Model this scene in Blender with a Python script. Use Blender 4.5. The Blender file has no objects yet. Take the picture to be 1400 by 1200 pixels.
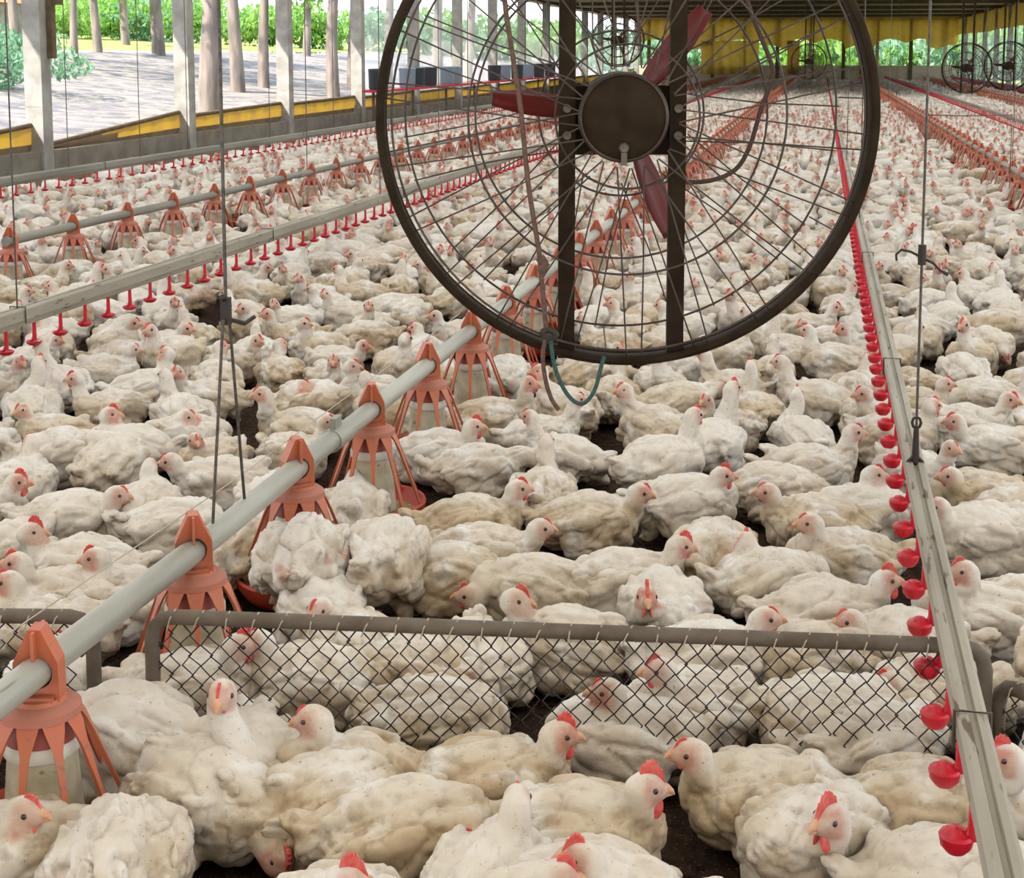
import bpy, bmesh, math, random
import numpy as np
from mathutils import Vector, Matrix, Euler, noise
R = math.radians
sc = bpy.context.scene
col = sc.collection
random.seed(7); np.random.seed(7)

# ------------------------------------------------------------------ camera
F = 2000.0; H = 1.6                      # focal length in pixels of the 1400 wide frame, eye height
PX, PY = 700.0, 310.0                    # principal point (the photograph is a crop: lens shift)
PITCH = math.atan(235.0/F)
YAW = math.atan(425.0*math.cos(PITCH)/F)
cam = bpy.data.cameras.new('camera'); co = bpy.data.objects.new('camera', cam); col.objects.link(co)
co.location = (0, 0, H); co.rotation_euler = (math.pi/2-PITCH, 0, YAW)
cam.sensor_width = 36; cam.sensor_fit = 'HORIZONTAL'; cam.lens = 36*F/1400
cam.shift_x = (700-PX)/1400; cam.shift_y = -(600-PY)/1400
cam.clip_start = .05; cam.clip_end = 500
sc.camera = co
CM = co.rotation_euler.to_matrix()

def ray(px, py): return CM @ Vector(((px-PX)/F, -(py-PY)/F, -1))
def at(px, py, z=0.0):
    d = ray(px, py); t = (z-H)/d.z
    return Vector((d.x*t, d.y*t, z))
def at_depth(px, py, D):
    d = ray(px, py); f = Vector((-math.sin(YAW), math.cos(YAW), 0))
    t = D/d.dot(f); return Vector((0, 0, H)) + d*t
def at_x(px, py, X):
    d = ray(px, py); t = X/d.x
    return Vector((0, 0, H)) + d*t
def proj(v):
    p = CM.transposed() @ (Vector(v)-Vector((0, 0, H)))
    return (PX+F*p.x/-p.z, PY-F*p.y/-p.z, -p.z)

# ------------------------------------------------------------------ world, sun, exposure
w = bpy.data.worlds.new('sky'); sc.world = w; w.use_nodes = True
nt = w.node_tree; nt.nodes.clear()
out = nt.nodes.new('ShaderNodeOutputWorld'); bg = nt.nodes.new('ShaderNodeBackground')
tc = nt.nodes.new('ShaderNodeTexCoord'); sep = nt.nodes.new('ShaderNodeSeparateXYZ'); cr = nt.nodes.new('ShaderNodeValToRGB')
cr.color_ramp.elements[0].position = 0.0; cr.color_ramp.elements[0].color = (.92, .96, 1, 1)
cr.color_ramp.elements[1].position = .7; cr.color_ramp.elements[1].color = (.55, .74, 1, 1)
nt.links.new(tc.outputs['Generated'], sep.inputs[0]); nt.links.new(sep.outputs['Z'], cr.inputs[0])
nt.links.new(cr.outputs[0], bg.inputs[0]); nt.links.new(bg.outputs[0], out.inputs[0])
bg.inputs[1].default_value = 1.35
sun = bpy.data.lights.new('sun', 'SUN'); so = bpy.data.objects.new('sun', sun); col.objects.link(so)
sun.energy = 5.0; sun.angle = R(1.0); sun.color = (1, .95, .86)
sun_from = Vector((-.45, -.55, .72)).normalized()
so.rotation_euler = sun_from.to_track_quat('Z', 'Y').to_euler(); so.location = (-15, 0, 20)
sc.view_settings.view_transform = 'Standard'; sc.view_settings.look = 'None'
sc.view_settings.gamma = 1; sc.view_settings.use_curve_mapping = False
sc.view_settings.exposure = 1.12
sc.cycles.max_bounces = 7; sc.cycles.diffuse_bounces = 2; sc.cycles.glossy_bounces = 2
sc.cycles.transparent_max_bounces = 12; sc.cycles.transmission_bounces = 3
sc.cycles.use_denoising = True; sc.cycles.caustics_reflective = False; sc.cycles.caustics_refractive = False

# ------------------------------------------------------------------ helpers
class MB:
    def __init__(s): s.v = []; s.f = []; s.m = []
    def add(s, vs, fs, mi=0):
        b = len(s.v); s.v += [tuple(x) for x in vs]; s.f += [tuple(i+b for i in f) for f in fs]; s.m += [mi]*len(fs); return s
    def box(s, c, d, rz=0, mi=0, M=None):
        M = M or (Matrix.Translation(c) @ Matrix.Rotation(rz, 4, 'Z'))
        v = [M @ Vector((x*d[0]/2, y*d[1]/2, z*d[2]/2)) for x in (-1, 1) for y in (-1, 1) for z in (-1, 1)]
        return s.add(v, [(0, 1, 3, 2), (4, 6, 7, 5), (0, 4, 5, 1), (2, 3, 7, 6), (0, 2, 6, 4), (1, 5, 7, 3)], mi)
    def tube(s, pts, r, n=8, mi=0, closed=False, cap=True):
        pts = [Vector(p) for p in pts]; N = len(pts)
        rs = r if isinstance(r, (list, tuple)) else [r]*N
        ref = None; vs = []
        for i, p in enumerate(pts):
            a = pts[(i-1) % N] if (i > 0 or closed) else p; b = pts[(i+1) % N] if (i < N-1 or closed) else p
            t = (b-a).normalized()
            if ref is None:
                ref = Vector((0, 0, 1)) if abs(t.z) < .9 else Vector((1, 0, 0))
            u = (ref-t*ref.dot(t)).normalized(); ref = u; w_ = t.cross(u)
            for k in range(n):
                an = 2*math.pi*k/n; vs.append(p+(u*math.cos(an)+w_*math.sin(an))*rs[i])
        fs = []
        for i in range(N if closed else N-1):
            j = (i+1) % N
            for k in range(n):
                l = (k+1) % n; fs.append((i*n+k, i*n+l, j*n+l, j*n+k))
        if cap and not closed:
            fs.append(tuple(range(n-1, -1, -1))); fs.append(tuple((N-1)*n+k for k in range(n)))
        return s.add(vs, fs, mi)
    def lathe(s, prof, c=(0, 0, 0), n=24, mi=0, M=None):
        vs = []; fs = []; c = Vector(c)
        for (r, z) in prof:
            for k in range(n):
                a = 2*math.pi*k/n; p = Vector((r*math.cos(a), r*math.sin(a), z))
                vs.append((M @ p) if M else p+c)
        for i in range(len(prof)-1):
            for k in range(n):
                l = (k+1) % n; fs.append((i*n+k, i*n+l, (i+1)*n+l, (i+1)*n+k))
        return s.add(vs, fs, mi)
    def sphere(s, c, r, M=None, n=10, mi=0):
        M = M or Matrix.Translation(c)
        r = r if isinstance(r, (list, tuple)) else (r, r, r)
        vs = []; fs = []; h = n//2+1
        for i in range(h+1):
            t = math.pi*i/h
            for k in range(n):
                a = 2*math.pi*k/n
                vs.append(M @ Vector((r[0]*math.sin(t)*math.cos(a), r[1]*math.sin(t)*math.sin(a), r[2]*math.cos(t))))
        for i in range(h):
            for k in range(n):
                l = (k+1) % n; fs.append((i*n+k, (i+1)*n+k, (i+1)*n+l, i*n+l))
        return s.add(vs, fs, mi)
    def prism(s, poly, h, M=Matrix.Identity(4), mi=0):      # poly in local xy, extruded +-h/2 along z
        n = len(poly)
        vs = [M @ Vector((x, y, -h/2)) for x, y in poly]+[M @ Vector((x, y, h/2)) for x, y in poly]
        fs = [tuple(range(n-1, -1, -1)), tuple(range(n, 2*n))]+[(i, (i+1) % n, n+(i+1) % n, n+i) for i in range(n)]
        return s.add(vs, fs, mi)
    def mesh(s, name, mats, smooth=True):
        me = bpy.data.meshes.new(name); me.from_pydata(s.v, [], s.f)
        for m in (mats if isinstance(mats, list) else [mats]): me.materials.append(m)
        me.polygons.foreach_set('material_index', s.m)
        me.polygons.foreach_set('use_smooth', [smooth]*len(s.f)); me.update()
        if smooth:
            try: me.set_sharp_from_angle(angle=R(40))
            except Exception: pass
        return me
    def build(s, name, mats, parent=None, smooth=True, kind=None):
        return obj(name, s.mesh(name, mats, smooth), parent, kind)
def obj(name, me, parent=None, kind=None):
    o = bpy.data.objects.new(name, me); col.objects.link(o)
    if parent: o.parent = parent
    if kind: o['kind'] = kind
    return o
def tag(o, label=None, cat=None, group=None, kind=None):
    if label: o['label'] = label
    if cat: o['category'] = cat
    if group: o['group'] = group
    if kind: o['kind'] = kind
    return o
def empty(name, loc=(0, 0, 0), rz=0):
    o = bpy.data.objects.new(name, None); col.objects.link(o); o.location = loc; o.rotation_euler = (0, 0, rz); return o
def copy_tree(o, parent=None):
    c = o.copy(); col.objects.link(c)
    if parent: c.parent = parent
    for ch in o.children: copy_tree(ch, c)
    return c
ORD = 'first second third fourth fifth sixth seventh eighth ninth tenth eleventh twelfth thirteenth fourteenth fifteenth sixteenth seventeenth eighteenth nineteenth twentieth'.split()
def ordinal(i):
    if i < 20: return ORD[i]
    tens = ['', '', 'twenty', 'thirty', 'forty', 'fifty', 'sixty', 'seventy', 'eighty', 'ninety']
    n = i+1
    return (tens[n//10][:-1]+'ieth') if n % 10 == 0 else tens[n//10]+'-'+ORD[n % 10-1]

# ------------------------------------------------------------------ materials
def mat(name, c=(.5, .5, .5), rough=.6, metal=0, c2=None, scale=20, spec=.4, bump=0, bscale=60, lo=.35, hi=.65, speck=None, stretch=(1, 1, 1), detail=4):
    m = bpy.data.materials.new(name); m.use_nodes = True; t = m.node_tree; b = t.nodes['Principled BSDF']
    b.inputs['Roughness'].default_value = rough; b.inputs['Metallic'].default_value = metal
    b.inputs['Specular IOR Level'].default_value = spec; b.inputs['Base Color'].default_value = (*c, 1)
    tcn = t.nodes.new('ShaderNodeTexCoord'); mp = t.nodes.new('ShaderNodeMapping'); mp.inputs['Scale'].default_value = stretch
    t.links.new(tcn.outputs['Object'], mp.inputs[0])
    last = None
    if c2:
        n = t.nodes.new('ShaderNodeTexNoise'); n.inputs['Scale'].default_value = scale; n.inputs['Detail'].default_value = detail
        t.links.new(mp.outputs[0], n.inputs['Vector'])
        r = t.nodes.new('ShaderNodeMapRange'); r.inputs['From Min'].default_value = lo; r.inputs['From Max'].default_value = hi
        t.links.new(n.outputs['Fac'], r.inputs['Value'])
        mx = t.nodes.new('ShaderNodeMix'); mx.data_type = 'RGBA'; mx.inputs['A'].default_value = (*c, 1); mx.inputs['B'].default_value = (*c2, 1)
        t.links.new(r.outputs[0], mx.inputs['Factor']); last = mx.outputs['Result']
        t.links.new(last, b.inputs['Base Color'])
    if speck:
        n = t.nodes.new('ShaderNodeTexNoise'); n.inputs['Scale'].default_value = speck[1]; n.inputs['Detail'].default_value = 2
        t.links.new(mp.outputs[0], n.inputs['Vector'])
        r = t.nodes.new('ShaderNodeMapRange'); r.inputs['From Min'].default_value = speck[2]; r.inputs['From Max'].default_value = speck[2]+.06
        t.links.new(n.outputs['Fac'], r.inputs['Value'])
        mx = t.nodes.new('ShaderNodeMix'); mx.data_type = 'RGBA'; mx.inputs['B'].default_value = (*speck[0], 1)
        if last: t.links.new(last, mx.inputs['A'])
        else: mx.inputs['A'].default_value = (*c, 1)
        t.links.new(r.outputs[0], mx.inputs['Factor']); t.links.new(mx.outputs['Result'], b.inputs['Base Color'])
    if bump:
        n = t.nodes.new('ShaderNodeTexNoise'); n.inputs['Scale'].default_value = bscale; n.inputs['Detail'].default_value = 4
        t.links.new(mp.outputs[0], n.inputs['Vector'])
        bp = t.nodes.new('ShaderNodeBump'); bp.inputs['Strength'].default_value = .8; bp.inputs['Distance'].default_value = bump
        t.links.new(n.outputs['Fac'], bp.inputs['Height']); t.links.new(bp.outputs[0], b.inputs['Normal'])
    return m
def translucent(m, c, f):
    t = m.node_tree; b = t.nodes['Principled BSDF']; o = [n for n in t.nodes if n.type == 'OUTPUT_MATERIAL'][0]
    tr = t.nodes.new('ShaderNodeBsdfTranslucent'); tr.inputs[0].default_value = (*c, 1)
    mx = t.nodes.new('ShaderNodeMixShader'); mx.inputs[0].default_value = f
    t.links.new(b.outputs[0], mx.inputs[1]); t.links.new(tr.outputs[0], mx.inputs[2]); t.links.new(mx.outputs[0], o.inputs[0])
    return m

def feather_mat():
    m = bpy.data.materials.new('feathers'); m.use_nodes = True; t = m.node_tree; N = t.nodes; L = t.links; b = N['Principled BSDF']
    def new(k, **kw):
        n = N.new(k)
        for a, v in kw.items(): setattr(n, a, v)
        return n
    def math_(op, a, b_=None, clamp=False):
        n = new('ShaderNodeMath', operation=op, use_clamp=clamp)
        for i, x in enumerate((a, b_)):
            if x is None: continue
            if isinstance(x, (int, float)): n.inputs[i].default_value = x
            else: L.new(x, n.inputs[i])
        return n.outputs[0]
    def rng(x, a, c, d0=0, d1=1):
        n = new('ShaderNodeMapRange'); n.interpolation_type = 'SMOOTHSTEP'
        for k, v in (('From Min', a), ('From Max', c), ('To Min', d0), ('To Max', d1)): n.inputs[k].default_value = v
        L.new(x, n.inputs['Value']); return n.outputs[0]
    def mix(f, a, c):
        n = new('ShaderNodeMix', data_type='RGBA')
        if isinstance(f, (int, float)): n.inputs['Factor'].default_value = f
        else: L.new(f, n.inputs['Factor'])
        for k, v in (('A', a), ('B', c)):
            if isinstance(v, tuple): n.inputs[k].default_value = (*v, 1)
            else: L.new(v, n.inputs[k])
        return n.outputs['Result']
    tcn = new('ShaderNodeTexCoord'); oi = new('ShaderNodeObjectInfo')
    ar = new('ShaderNodeAttribute', attribute_name='rnd'); ap = new('ShaderNodeAttribute', attribute_name='pink')
    ah = new('ShaderNodeAttribute', attribute_name='up')
    ast = new('ShaderNodeAttribute', attribute_name='stain', attribute_type='OBJECT')
    rnd = math_('ADD', ar.outputs['Fac'], oi.outputs['Random'])
    off = new('ShaderNodeCombineXYZ'); r50 = math_('MULTIPLY', rnd, 37.0)
    for i in range(3): L.new(r50, off.inputs[i])
    va = new('ShaderNodeVectorMath', operation='ADD'); L.new(tcn.outputs['Object'], va.inputs[0]); L.new(off.outputs[0], va.inputs[1])
    P = va.outputs[0]
    def nz(s, d=3, sc_=None, rough=.5):
        n = new('ShaderNodeTexNoise'); n.inputs['Scale'].default_value = s; n.inputs['Detail'].default_value = d; n.inputs['Roughness'].default_value = rough
        if sc_:
            mp = new('ShaderNodeMapping'); mp.inputs['Scale'].default_value = sc_; L.new(P, mp.inputs[0]); L.new(mp.outputs[0], n.inputs['Vector'])
        else: L.new(P, n.inputs['Vector'])
        return n.outputs['Fac']
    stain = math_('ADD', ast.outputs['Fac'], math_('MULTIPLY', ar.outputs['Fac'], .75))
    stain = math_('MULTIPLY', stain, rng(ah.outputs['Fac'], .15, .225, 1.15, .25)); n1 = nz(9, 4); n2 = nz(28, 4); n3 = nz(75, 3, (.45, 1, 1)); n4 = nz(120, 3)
    white = (.76, .715, .655); cream = (.55, .43, .29); tan = (.29, .205, .125)
    f1 = math_('MULTIPLY', rng(n1, .28, .56), math_('ADD', stain, .28), True)
    c = mix(f1, white, cream)
    f2 = math_('MULTIPLY', rng(n2, .48, .68), math_('ADD', math_('MULTIPLY', stain, .75), .06), True)
    c = mix(f2, c, tan)
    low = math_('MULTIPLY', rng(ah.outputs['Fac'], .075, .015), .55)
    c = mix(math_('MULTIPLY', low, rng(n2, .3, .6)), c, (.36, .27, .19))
    c = mix(math_('MULTIPLY', rng(n3, .60, .72), .35), c, (.42, .34, .27))          # grime between the feather clumps
    c = mix(math_('MULTIPLY', rng(n4, .68, .72), .6), c, (.17, .12, .09))           # specks of litter
    pk = mix(rng(n2, .35, .65), (.50, .19, .135), (.55, .34, .25))
    pf = math_('MULTIPLY', ap.outputs['Fac'], math_('ADD', math_('MULTIPLY', math_('FRACT', math_('MULTIPLY', rnd, 7.3)), .35), .65))
    c = mix(math_('MULTIPLY', pf, rng(nz(60, 2), .25, .5, .55, 1)), c, pk)
    L.new(c, b.inputs['Base Color'])
    b.inputs['Roughness'].default_value = .85; b.inputs['Specular IOR Level'].default_value = .15
    vz = new('ShaderNodeTexVoronoi'); vz.feature = 'SMOOTH_F1'; vz.inputs['Scale'].default_value = 34; vz.inputs['Smoothness'].default_value = .6
    dn = new('ShaderNodeTexNoise'); dn.inputs['Scale'].default_value = 14; L.new(P, dn.inputs['Vector'])
    dv = new('ShaderNodeVectorMath', operation='MULTIPLY_ADD'); L.new(dn.outputs['Color'], dv.inputs[0]); dv.inputs[1].default_value = (.06, .06, .06); L.new(P, dv.inputs[2])
    L.new(dv.outputs[0], vz.inputs['Vector'])
    hgt = math_('ADD', math_('MULTIPLY', vz.outputs['Distance'], -.9), math_('MULTIPLY', n3, .5))
    bp = new('ShaderNodeBump'); bp.inputs['Strength'].default_value = .4; bp.inputs['Distance'].default_value = .005
    L.new(hgt, bp.inputs['Height']); L.new(bp.outputs[0], b.inputs['Normal'])
    b.inputs['Subsurface Weight'].default_value = 0.0
    return m
M_feather = feather_mat()
M_comb = mat('comb_red', (.62, .05, .045), .5, c2=(.72, .16, .13), scale=60, bump=.001, bscale=200)
M_beak = mat('beak_horn', (.60, .28, .15), .45, c2=(.66, .40, .25), scale=50)
M_eye = mat('eye_dark', (.03, .018, .012), .12, spec=.8)
M_leg = mat('leg_skin', (.78, .52, .33), .6, c2=(.62, .36, .24), scale=60)
M_or = mat('orange_plastic', (.52, .125, .052), .45, c2=(.44, .14, .075), scale=14, speck=((.30, .12, .08), 40, .66))
M_orcap = mat('dusty_orange_plastic', (.38, .15, .10), .6, c2=(.46, .14, .08), scale=12, speck=((.30, .15, .11), 60, .64))
M_pan = mat('red_plastic_pan', (.50, .045, .025), .4, c2=(.56, .09, .045), scale=10)
M_pinkcone = mat('pink_cone', (.36, .085, .065), .5)
M_cream = mat('cream_plastic', (.62, .56, .42), .5, c2=(.40, .34, .22), scale=16, speck=((.2, .15, .08), 30, .66))
M_ring = mat('white_ring', (.72, .68, .58), .4)
M_feed = mat('feed_meal', (.42, .30, .13), .9, c2=(.25, .16, .07), scale=90, bump=.004, bscale=120)
M_pvc = mat('galvanised_pipe', (.40, .39, .33), .42, .1, c2=(.27, .255, .21), scale=9, stretch=(1, .12, 1), bump=.001, bscale=80, speck=((.22, .19, .15), 40, .68))
M_rail = mat('dusty_rail', (.34, .305, .235), .6, c2=(.25, .215, .16), scale=10, stretch=(1, .15, 1), speck=((.10, .065, .04), 55, .64))
M_railfar = mat('grey_pipe', (.27, .25, .205), .6, c2=(.18, .165, .13), scale=6, stretch=(1, .1, 1))
M_cup = mat('red_cup', (.62, .010, .030), .35, c2=(.45, .015, .022), scale=30)
M_fence = mat('brown_fence_pipe', (.085, .060, .040), .65, 0, c2=(.14, .11, .082), scale=14)
M_mesh = mat('dark_mesh_wire', (.028, .024, .024), .5, .5)
M_tie = mat('tie_wire', (.45, .39, .30), .5, .5)
M_fan = mat('brown_fan_paint', (.015, .0080, .0028), .8, 0, c2=(.026, .016, .0075), scale=16, spec=.15, bump=.001)
M_fanw = mat('guard_wire', (.030, .018, .012), .5, .1, c2=(.075, .050, .036), scale=8)
M_blade = mat('red_blade', (.13, .008, .006), .45)
M_bolt = mat('bolt', (.10, .08, .06), .4, .6)
M_cord = mat('cord_black', (.03, .018, .014), .6)
M_cordred = mat('cord_redbrown', (.05, .018, .012), .6)
M_green = mat('rope_green', (.018, .055, .045), .8, c2=(.045, .10, .085), scale=200)
M_steelw = mat('cable', (.06, .052, .046), .5, .5, c2=(.12, .10, .085), scale=60)
M_brownrope = mat('brown_rope', (.085, .040, .028), .8, c2=(.13, .075, .055), scale=90)
M_conc = mat('concrete', (.40, .38, .34), .9, c2=(.27, .25, .225), scale=4, bump=.004, bscale=30)
M_wall = mat('cement_wall', (.27, .235, .19), .9, c2=(.19, .16, .125), scale=3, bump=.004, bscale=25)
M_yellow = translucent(mat('yellow_tarp', (.50, .30, .04), .7, c2=(.34, .21, .06), scale=3), (.6, .36, .05), .25)
M_yellow2 = translucent(mat('dirty_yellow_tarp', (.55, .34, .03), .6, c2=(.40, .22, .05), scale=2.2, lo=.42, hi=.60), (.7, .42, .05), .2)
M_tarpback = mat('brown_tarp_back', (.28, .18, .09), .8, c2=(.19, .14, .09), scale=3)
M_tan = mat('old_lining', (.60, .50, .36), .9, c2=(.46, .36, .24), scale=2)
M_wood = mat('old_timber', (.16, .11, .065), .85, c2=(.10, .07, .04), scale=8)
M_roof_diffuser = translucent(mat('roof_diffuser_sheet', (.85, .84, .82), .9), (.80, .775, .735), .62)  # diffuser for the unseen roof, spreads daylight downward
M_litter = mat('litter', (.058, .034, .022), 1, c2=(.021, .012, .008), scale=26, bump=.02, bscale=55, speck=((.17, .115, .07), 130, .63), spec=.1, detail=8)
M_soil = mat('dry_soil', (.30, .25, .22), 1, c2=(.16, .14, .145), scale=1.2, lo=.38, hi=.62, speck=((.36, .31, .22), 3.0, .58), detail=8, spec=.1)
M_grass = mat('yellow_green_grass', (.22, .28, .06), 1, c2=(.36, .32, .12), scale=.6, detail=8, spec=.1)  # the grass's own yellow-green, mottled with a straw tone
M_leaf = translucent(mat('leaves', (.15, .32, .05), .7, c2=(.30, .45, .12), scale=1.2), (.25, .48, .08), .4)
M_leaf2 = translucent(mat('blue_green_leaves', (.13, .27, .14), .7, c2=(.24, .38, .24), scale=1.2), (.2, .38, .2), .4)
M_bark = mat('bark', (.30, .24, .20), .95, c2=(.16, .13, .11), scale=5, stretch=(1, 1, .2), bump=.03, bscale=8)
M_bucket = mat('dark_plastic', (.035, .05, .06), .5)
M_blue = mat('blue_grey_plastic', (.22, .30, .36), .5)

def net_mat():
    m = bpy.data.materials.new('side_net'); m.use_nodes = True; t = m.node_tree; b = t.nodes['Principled BSDF']
    o = [n for n in t.nodes if n.type == 'OUTPUT_MATERIAL'][0]
    b.inputs['Base Color'].default_value = (.75, .75, .73, 1); b.inputs['Roughness'].default_value = .9
    tr = t.nodes.new('ShaderNodeBsdfTransparent'); mx = t.nodes.new('ShaderNodeMixShader'); mx.inputs[0].default_value = .66
    tl = t.nodes.new('ShaderNodeBsdfTranslucent'); tl.inputs[0].default_value = (.8, .8, .78, 1)
    ad = t.nodes.new('ShaderNodeMixShader'); ad.inputs[0].default_value = .6
    t.links.new(b.outputs[0], ad.inputs[1]); t.links.new(tl.outputs[0], ad.inputs[2])
    t.links.new(ad.outputs[0], mx.inputs[1]); t.links.new(tr.outputs[0], mx.inputs[2]); t.links.new(mx.outputs[0], o.inputs[0])
    return m
M_net = net_mat()

# ------------------------------------------------------------------ the house
XL, XR, YE, ZC = -10.55, 7.4, 86.0, 3.7
YR = 52.0                                  # from here on the ceiling lining can be seen
def floor_mesh():
    mb = MB(); nx, ny = 60, 110
    ys = [1.2+(YE-1.2)*(j/ny)**2.2 for j in range(ny+1)]
    vs = []
    for y in ys:
        for i in range(nx+1):
            x = XL+(XR-XL)*i/nx
            vs.append((x, y, noise.noise(Vector((x*3, y*3, 0)))*.006))
    fs = [(j*(nx+1)+i, j*(nx+1)+i+1, (j+1)*(nx+1)+i+1, (j+1)*(nx+1)+i) for j in range(ny) for i in range(nx)]
    mb.add(vs, fs); return mb
floor_mesh().build('floor', M_litter, kind='structure')
MB().box(((XL+XR)/2, (YR+1)/2, ZC+.05), (XR-XL+2.5, YR-1, .02)).build('roof', M_roof_diffuser, kind='structure')  # unseen translucent sheet, added so sun and sky glow softly onto the flock
MB().box(((XL+XR)/2, (1-9)/2, ZC+.05), (XR-XL+2.0, 10, .02)).build('roof', M_tan, kind='structure')  # unseen opaque stretch, added to dim the foreground and the fan front
MB().box(((XL+XR)/2, -9, ZC/2), (XR-XL+1, .2, ZC)).build('wall_front_unseen', M_wall, kind='structure')  # unseen wall added behind the camera to keep the fan face dark
# the lining dips between the beams
mb = MB(); nb = 5
for i in range(nb*6+1):
    y = YR+(YE-YR)*i/(nb*6)
    for x in np.linspace(XL-1, XR+1, 9): mb.v.append((x, y, ZC-.03*abs(math.sin(math.pi*i/6))))
for i in range(nb*6):
    for k in range(8): mb.f.append((i*9+k, i*9+k+1, i*9+k+10, i*9+k+9)); mb.m.append(0)
mb.build('ceiling', M_tan, kind='structure')
for i in range(nb+1):
    MB().box(((XL+XR)/2, YR+(YE-YR)*i/nb, ZC-.06), (XR-XL, .14, .16)).build('beam', M_wood, kind='structure')
MB().box((XL-.05, (YE+8)/2, ZC+.0), (.12, YE-8, .2)).build('trim_1', M_wood, kind='structure')
MB().box((XR+.05, (YE+20)/2, ZC+.0), (.12, YE-20, .2)).build('trim_2', M_wood, kind='structure')

# left side: posts, low wall, rolled yellow curtain, net
post_px = 55
p0 = at_x(post_px, 200, XL).y
SP = 4.75
posts_y = [p0+SP*k for k in range(-1, 15)]
for k, y in enumerate(posts_y):
    if y > YE: break
    mb = MB().box((XL-.0, y, ZC/2), (.26, .26, ZC))
    for z in (.9, 1.9, 2.9): mb.box((XL, y, z), (.266, .266, .012))
    mb.build('pillar', M_conc, smooth=False, kind='structure')
    if k == 1:
        d = MB().box((XL+.05, y-.0, 0), (.01, .01, .01))
        b_ = MB().box((XL+.17, y+.10, 2.55), (.09, .11, 2.0)).box((XL+.27, y+.1, 2.33), (.16, .06, .10)).build('wooden_batten', M_wood, smooth=False)
        tag(b_, 'dark wooden batten with a bracket fixed to the first concrete post', 'batten')
y0 = posts_y[0]
for k in range(len(posts_y)-1):
    a, b_ = posts_y[k]+.13, min(posts_y[k+1]-.13, YE)
    if a > YE: break
    MB().box((XL, (a+b_)/2, .14), (.16, b_-a+.1, .28)).build('wall_left', M_wall, smooth=False, kind='structure')
    # curtain: sags towards the camera end of the bay
    mb = MB(); n = 18; sag = .30 if k <= 1 else (.08 if k == 2 else .04)
    for i in range(n+1):
        u = i/n; y = a+(b_-a)*u
        top = .30+.33-sag*(1-u)**1.0; bot = .27
        for s_, zz in enumerate((bot, bot+(top-bot)*.3, bot+(top-bot)*.7, top, top-.01)):
            bulge = .03+.05*math.sin(math.pi*s_/4)+.012*math.sin(9*y+s_*2)
            mb.v.append((XL-.12+bulge, y, zz))
    for i in range(n):
        for s_ in range(4): mb.f.append((i*5+s_, (i+1)*5+s_, (i+1)*5+s_+1, i*5+s_+1)); mb.m.append(0 if (s_ >= 1 and i > n*(.60-.12*s_)) or k > 1 and s_ >= 1 else 2)
    mb.tube([(XL-.06, a+(b_-a)*i/n, .64-sag*(1-i/n)) for i in range(n+1)], .035, 8, mi=1)
    c = mb.build('rolled_curtain', [M_yellow2, M_wood, M_tarpback])
    tag(c, 'rolled yellow tarpaulin curtain lying on the low wall, %s bay of the open side' % ordinal(k), 'curtain', 'rolled curtains along the open side')
    if k >= 4:
        q = MB().add([(XL-.16, a, .8), (XL-.16, b_, .8), (XL-.16, b_, ZC), (XL-.16, a, ZC)], [(0, 1, 2, 3)]).build('hanging_net', M_net)
        tag(q, 'hazy pale net hanging in the open side, %s bay' % ordinal(k), 'net', 'pale nets in the open side')
# right side
for k in range(12):
    y = 34+k*4.75
    if y > YE: break
    MB().box((XR, y, ZC/2), (.2, .2, ZC)).build('pillar', M_conc, smooth=False, kind='structure')
MB().box((XR, (20+YE)/2, .2), (.15, YE-20, .4)).build('wall_right', M_wall, smooth=False, kind='structure')
mb = MB(); n = 150
for i in range(n+1):
    y = 30+(YE-30)*i/n; zz = 2.62+.12*abs(math.sin(i*.9))
    mb.v += [(XR+.02+.05*math.sin(i*1.7), y, ZC-.05), (XR-.02+.05*math.cos(i*1.7), y, zz)]
for i in range(n): mb.f.append((2*i, 2*i+1, 2*i+3, 2*i+2)); mb.m.append(0)
tag(mb.build('upper_curtain', M_yellow), 'yellow scalloped tarpaulin strip hanging high along the far long side', 'curtain')
q = MB().add([(XR+.12, 34, .4), (XR+.12, YE, .4), (XR+.12, YE, 2.8), (XR+.12, 34, 2.8)], [(0, 1, 2, 3)]).build('hanging_net', M_net)
tag(q, 'pale net closing the open side behind the small far fans', 'net')
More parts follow.
